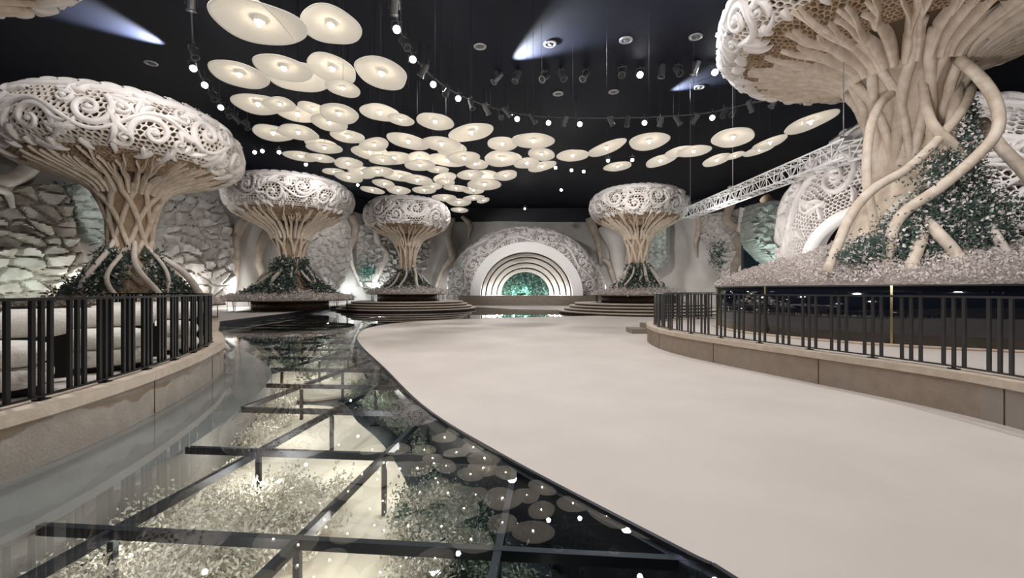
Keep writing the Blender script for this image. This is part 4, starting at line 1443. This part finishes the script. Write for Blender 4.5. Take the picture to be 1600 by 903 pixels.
sofa(-6.15, 4.55, 2.0, 'nearest cream boucle sofa behind the black railing')
sofa(-6.3, 6.45, 1.6, 'second cream boucle sofa from the front behind the railing')
sofa(-6.75, 8.2, 1.5, 'third cream boucle sofa from the front behind the railing')
sofa(-8.2, 10.0, 1.8, 'farthest cream boucle sofa near the railing bend', 30)

# ------------------------------------------------------------------ truss
e = empty('lighting_truss', (9.6, 12.4, 5.55), 'white box truss hung on wires before the lattice ball dome', 'truss')
A, B = Vector((9.72, 24.3, 6.0)), Vector((9.5, 12.3, 5.72))
w2 = .26
off4 = [(sx * w2, sz * w2) for sx in (-1, 1) for sz in (-1, 1)]
for sx, sz in off4:
    mb = MB(); tube(mb, [A + Vector((sx, 0, sz)), B + Vector((sx, 0, sz))], .03, 8)
    local(mb.build('chord', M['truss']), e)
N = 25
for f0, f1 in (((-w2, -w2), (-w2, w2)), ((w2, -w2), (w2, w2)), ((-w2, w2), (w2, w2)), ((-w2, -w2), (w2, -w2))):
    mb = MB()
    for k in range(N):
        p, q = A.lerp(B, k / N), A.lerp(B, (k + 1) / N)
        a, b = (f0, f1) if k % 2 == 0 else (f1, f0)
        tube(mb, [p + Vector((a[0], 0, a[1])), q + Vector((b[0], 0, b[1]))], .016, 5)
        tube(mb, [p + Vector((f0[0], 0, f0[1])), p + Vector((f1[0], 0, f1[1]))], .016, 5)
    local(mb.build('lacing', M['truss']), e)
for t in (.02, .42, .97):
    p = A.lerp(B, t)
    mb = MB(); tube(mb, [p + Vector((0, 0, w2)), (p.x, p.y, CZ)], .015, 6)
    box(mb, (p.x, p.y, p.z + w2 + .1), (.35, .2, .12))
    local(mb.build('hanger', M['fixsilver'], smooth=False), e)

# ------------------------------------------------------------------ disc pendant lamps
ORD = ['', 'first', 'second', 'third', 'fourth', 'fifth', 'sixth', 'seventh', 'eighth', 'ninth', 'tenth', 'eleventh', 'twelfth', 'thirteenth', 'fourteenth', 'fifteenth', 'sixteenth', 'seventeenth', 'eighteenth']


def blob_mesh(seed):
    r = np.random.default_rng(seed)
    m, k = 56, 12
    a = np.arange(m) / m * TAU
    out = 1 + r.uniform(.02, .10) * np.cos(2 * a + r.uniform(0, 6)) + r.uniform(.0, .06) * np.cos(3 * a + r.uniform(0, 6)) + .015 * np.cos(5 * a)
    rad = np.linspace(.05, 1, k)
    mb = MB()
    top = np.stack([rad[:, None] * out * np.cos(a), rad[:, None] * out * np.sin(a), (.16 * (1 - rad ** 2))[:, None] + 0 * a], -1)
    bot = top.copy(); bot[..., 2] -= .03
    bot[-1] *= [.99, .99, 1]
    V = np.concatenate([top.reshape(-1, 3), bot.reshape(-1, 3)])
    i, j = np.arange(k - 1)[:, None] * m, np.arange(m)[None, :]
    T = np.stack([i + j, i + m + j, i + m + (j + 1) % m, i + (j + 1) % m], -1).reshape(-1, 4)
    n = k * m
    Bq = T[:, ::-1] + n
    jj = np.arange(m)
    rim = np.stack([(k - 1) * m + jj, n + (k - 1) * m + jj, n + (k - 1) * m + (jj + 1) % m, (k - 1) * m + (jj + 1) % m], 1)
    inn = np.stack([jj, (jj + 1) % m, n + (jj + 1) % m, n + jj], 1)
    mb.add(V, np.concatenate([T, Bq, rim, inn]))
    return mb


shade_meshes = []
for s_ in range(8):
    o = blob_mesh(100 + s_).build('shade', M['lamp'])
    shade_meshes.append(o.data)
    bpy.data.objects.remove(o)
mb = MB()
lathe(mb, [(.001, -.05), (.035, -.035), (.05, 0), (.035, .035), (.001, .05)], 10)
o = mb.build('bulb', M['bulb']); bulb_me = o.data; bpy.data.objects.remove(o)
mb = MB()
lathe(mb, [(.05, .18), (.09, .13), (.13, .03), (.12, .025), (.08, .12), (.045, .17)], 20)
o = mb.build('socket_ring', M['lamp']); ring_me = o.data; bpy.data.objects.remove(o)

ROWS = [
    [(402, 18, 67, 30), (405, 36, 72, 0), (517, 40, 49, 0)],
    [(374, 117, 47, 0), (443, 107, 44, 0), (469, 121, 49, -6), (519, 108, 43, 10), (536, 138, 28, 0), (596, 115, 45, 8)],
    [(403, 163, 40, 0), (437, 163, 26, -5), (465, 178, 32, 0), (490, 170, 25, 5), (530, 178, 34, 0), (515, 192, 29, -4), (594, 176, 31, 0), (626, 187, 21, 0)],
    [(427, 208, 36, 0), (466, 207, 32, 0), (543, 213, 27, 4), (638, 221, 32, 5), (680, 190, 28, 5), (736, 207, 33, -12)],
    [(502, 225, 24, 0), (507, 231, 27, 0), (585, 226, 24, -8), (578, 238, 28, 2), (690, 225, 30, 3), (706, 234, 25, 0), (785, 225, 24, -3), (833, 220, 31, 3)],
    [(470, 244, 26, 2), (500, 247, 22, 0), (544, 255, 23, 2), (598, 250, 22, 0), (616, 247, 28, -5), (655, 246, 20, -5), (656, 258, 24, 0), (700, 250, 30, 0), (725, 247, 26, 0), (743, 256, 21, 0), (785, 248, 30, 2), (846, 241, 22, 5), (823, 255, 20, 0), (847, 260, 22, -8)],
    [(521, 268, 17, 0), (545, 277, 22, 0), (566, 269, 24, 0), (590, 268, 24, -2), (625, 275, 28, 0), (652, 281, 26, 4), (684, 265, 17, -3), (695, 278, 19, -6), (735, 273, 20, -4), (755, 275, 24, 0), (790, 274, 19, -5)],
    [(600, 287, 19, 2), (582, 297, 18, 6), (622, 297, 19, 0), (663, 297, 18, 0), (676, 291, 16, 2), (697, 284, 15, 0), (713, 294, 19, 2), (740, 297, 18, 0), (757, 288, 25, -2)],
    [(695, 309, 18, 0), (717, 316, 19, 0), (740, 309, 16, -3), (755, 313, 11, -12), (718, 328, 14, 0)],
    [(895, 243, 24, -8), (948, 231, 30, -22), (1014, 221, 33, -14), (965, 260, 22, -14), (1032, 251, 24, -18), (1062, 237, 24, -14), (1084, 236, 26, -8), (1145, 215, 36, -2), (1120, 250, 25, -14), (1148, 243, 18, -16), (1203, 223, 31, -20), (1186, 234, 27, -16), (1266, 191, 46, -20)],
]
ROWN = ['front row above the largest left tree', 'second row from the front', 'third row from the front', 'fourth row from the front', 'fifth row from the front', 'sixth row from the front', 'seventh row from the front', 'eighth row from the front', 'farthest row near the dome', 'chain of lamps leading to the truss']
cnt = 0
placed = []
for ri, row in enumerate(ROWS):
    for ci, (x, y, hw, roll_) in enumerate(sorted(row)):
        u = (x - CX) / F
        best = None
        for z in [7.75 + q for q in (0, -.3, .3, -.6, .6, -.85, .85, 1.1)]:
            z += rng.uniform(-.06, .06)
            D = F * (z - EYE) / (HY - y)
            r = hw * D / (F * math.sqrt(1 + u * u))
            gap = min([abs(z - pz) for px_, py_, pz, pr in placed if math.hypot(px_ - u * D, py_ - D) < r + pr] or [9])
            if best is None or gap > best[0]:
                best = (gap, z, D, r)
            if gap > .28:
                break
        _, z, D, r = best
        placed.append((u * D, D, z, r))
        e = empty('pendant_lamp', (u * D, D, z), f'cream disc pendant lamp, {ORD[ci + 1]} from left in the {ROWN[ri]}', 'pendant lamp', 'cream disc pendant lamps')
        e.scale = (r, r, r)
        face = 5 if ri < 2 else 6
        if ri == 9:
            face = 7
        roll_ = roll_ * (.55 if ri == 9 else 1)
        s = bpy.data.objects.new('shade', shade_meshes[cnt % 8]); COL.objects.link(s); s.parent = e
        rot_m = Matrix.Rotation(math.atan2(-u * D, -D) * 0, 4, 'Z') @ Matrix.Rotation(R(-face + rng.uniform(-3, 3)), 4, 'X') @ Matrix.Rotation(R(roll_ + rng.uniform(-2, 2)), 4, 'Y') @ Matrix.Rotation(rng.uniform(0, TAU), 4, 'Z')
        s.rotation_euler = rot_m.to_euler()
        for nm, me in (('bulb', bulb_me), ('socket_ring', ring_me)):
            b = bpy.data.objects.new(nm, me); COL.objects.link(b); b.parent = e
            b.rotation_euler = s.rotation_euler
            b.location = rot_m @ Vector((0, 0, -.05 if nm == 'bulb' else -.0))
        mb = MB()
        tube(mb, [(0, 0, .15), (0, 0, (CZ - z) / r)], .006 / r, 5)
        mb.build('wire', M['wire'], e)
        cnt += 1

# ------------------------------------------------------------------ spotlights, tracks, downlights
def spot_meshes(lit, m):
    mb = MB(); lathe(mb, [(.001, -.34), (.10, -.34), (.11, -.30), (.11, .10), (.14, .14), (.14, .18), (.12, .18), (.10, .12)], 14)
    o = mb.build('housing', M[m], smooth=False); h = o.data; bpy.data.objects.remove(o)
    mb = MB(); lathe(mb, [(.001, .135), (.11, .135), (.115, .12)], 14)
    o = mb.build('lens', M['lens' if lit else 'dlens'], smooth=False); l = o.data; bpy.data.objects.remove(o)
    return h, l


mb = MB()
for sx in (-1, 1):
    bar(mb, (sx * .15, 0, 0), (sx * .15, 0, .26), .02, .03)
bar(mb, (-.16, 0, .26), (.16, 0, .26), .03, .02)
bar(mb, (0, 0, .26), (0, 0, .42), .04, .04)
o = mb.build('yoke', M['fixture'], smooth=False); yoke_me = o.data; bpy.data.objects.remove(o)
SM = {(l, m): spot_meshes(l, m) for l in (0, 1) for m in ('fixture', 'fixsilver')}


def fixture(x, y, z, lit, label, group, aim=None, m='fixture', k=1.0):
    D = F * (z - EYE) / (HY - y)
    p = P(x, y, D)
    e = empty('spotlight', tuple(p), label, 'spotlight', group)
    e.scale = (k, k, k)
    if aim is None:
        aim = Vector((0, 0, EYE)) if lit else p + Vector((rng.uniform(-1, 1) * 2, rng.uniform(-1.2, 1.2) * 2, -2.2))
    q = (Vector(aim) - p).to_track_quat('Z', 'Y').to_euler()
    h, l = SM[(1 if lit else 0, m)]
    hs = bpy.data.objects.new('housing', h); COL.objects.link(hs); hs.parent = e; hs.rotation_euler = q
    ls = bpy.data.objects.new('lens', l); COL.objects.link(ls); ls.parent = hs
    yk = bpy.data.objects.new('yoke', yoke_me); COL.objects.link(yk); yk.parent = e; yk.rotation_euler = (0, 0, q.z)
    return p


def track(pix, z, label):
    W = [tuple(P(x, y, F * (z - EYE) / (HY - y))) for x, y in pix]
    mb = MB(); tube(mb, smoothpts(W, 60), .035, 6)
    e = empty('track_rail', W[0], label, 'track rail')
    local(mb.build('rail_tube', M['fixture']), e)
    c = smoothpts(W, 60)
    for k in range(4, 60, 9):
        mb = MB(); tube(mb, [c[k], (c[k][0], c[k][1], CZ)], .02, 6)
        local(mb.build('stem', M['fixture']), e)


ZT = 11.3
LT = [(299, 8, 0, 1), (303, 84, 0, 1), (302, 107, 1, 0), (320, 133, 1, 0), (333, 152, 0, 0), (345, 168, 1, 0), (357, 179, 0, 0), (371, 187, 0, 0), (386, 197, 0, 0)]
RT = [(616, 14, 0, 0), (620, 46, 1, 0), (633, 70, 0, 0), (645, 93, 1, 0), (660, 113, 0, 0), (677, 132, 1, 0), (697, 145, 0, 0), (716, 154, 1, 0), (737, 165, 0, 0), (761, 173, 0, 0), (783, 181, 0, 0), (794, 177, 0, 0), (808, 186, 1, 0), (834, 187, 0, 0), (857, 192, 1, 0), (882, 191, 0, 0), (906, 194, 1, 0), (955, 191, 0, 0), (980, 192, 0, 0), (1007, 192, 1, 0), (1032, 192, 0, 0), (1060, 190, 0, 0), (1085, 188, 0, 0), (1113, 184, 1, 0), (1131, 178, 0, 0), (1145, 177, 0, 0), (1173, 169, 0, 0), (1208, 162, 0, 0), (1252, 155, 0, 0), (1300, 143, 0, 0)]
CR = [(775, 124, 0, 1), (807, 122, 0, 0), (850, 122, 0, 1), (879, 119, 0, 0), (913, 120, 0, 1), (972, 115, 0, 0), (1000, 117, 1, 0), (1034, 114, 0, 0), (1060, 112, 0, 0), (1086, 110, 0, 1), (1117, 113, 1, 0)]
track([(297, -30), (300, 40), (306, 100), (330, 145), (362, 178), (388, 200)], ZT + .42, 'black spotlight rail above the left trees')
track([(612, -30), (622, 35), (650, 93), (700, 138), (760, 165), (830, 180), (920, 184), (1010, 183), (1100, 177), (1170, 162), (1250, 146), (1330, 128)], ZT + .42, 'long curved black spotlight rail across the middle of the ceiling')
aims = {}
for nm, lst, z in (('on the rail above the left trees', LT, ZT), ('on the long curved rail', RT, ZT), ('in the short ceiling row', CR, CZ - .45)):
    for i, (x, y, lit, silver) in enumerate(lst):
        pos = i + 1
        lab = f'{"lit" if lit else "unlit"} {"silver" if silver else "black"} spotlight, {ORD[pos] if pos < len(ORD) else ORD[len(lst) - pos + 1] + " from the far right end,"} {"from left" if pos < len(ORD) else ""} {nm}'
        lab = ' '.join(lab.replace(',  ', ', ').split())
        fixture(x, y, z, lit, lab, 'spotlights ' + nm, m='fixsilver' if silver else 'fixture', k=1.15 if z < 12 else 1.3)
# far sparkles
FAR = [(398, 238, 'just above the leafy tree cap, first of three'), (410, 236, 'just above the leafy tree cap, second of three'), (436, 238, 'just above the leafy tree cap, third of three'), (478, 257, 'beside the sixth lamp row'), (559, 289, 'above the gap before the smallest tree'), (868, 262, 'behind the lamps over the dome, first'), (893, 266, 'behind the lamps over the dome, second'), (912, 268, 'behind the lamps over the dome, third'), (950, 251, 'beside the tilted lamps over the dome'), (988, 250, 'below the flat topped lamp'), (820, 326, 'above the dome top'), (877, 297, 'high over the dome shoulder'), (548, 330, 'between the leafy and smallest tree caps')]
for x, y, w in FAR:
    fixture(x, y, 11.0 if y < 300 else 10.9, 1, f'small lit spotlight {w}', 'far lit spotlights', k=1.0)
# real beams grazing the ceiling
for (x, y, zz_), (ax_, ay_), p in (((775, 122, 12.5), (915, 40), 11000), ((302, 107, 12.4), (170, 35), 11000), ((1020, 165, 12.5), (1115, 120), 4500)):
    a_ = P(x, y, F * (zz_ - EYE) / (HY - y)); b_ = P(ax_, ay_, F * (CZ - EYE) / (HY - ay_))
    a_ = a_ + (b_ - a_).normalized() * .7
    light('SPOT', tuple(a_), p, (.85, .9, 1), tuple(b_), .12, 56, 1.0)
for i, (x, y) in enumerate([(750, 72), (860, 68), (978, 62), (1087, 57), (872, 146), (959, 143), (1093, 136), (236, 98)]):
    D = F * (CZ - EYE) / (HY - y)
    p = P(x, y, D)
    e = empty('downlight', tuple(p), f'round recessed black ceiling downlight, {["first of the front four", "second of the front four", "third of the front four", "fourth of the front four", "first of the middle three", "second of the middle three", "third of the middle three", "alone above the largest left tree"][i]}', 'downlight', 'recessed ceiling downlights')
    mb = MB(); lathe(mb, [(.30, 0), (.30, -.04), (.20, -.05), (.19, -.01)], 28); mb.build('trim_ring', M['fixsilver'], e)
    mb = MB(); lathe(mb, [(.19, -.01), (.12, -.0), (.10, -.06), (.001, -.06)], 24); mb.build('reflector', M['fixture'], e)
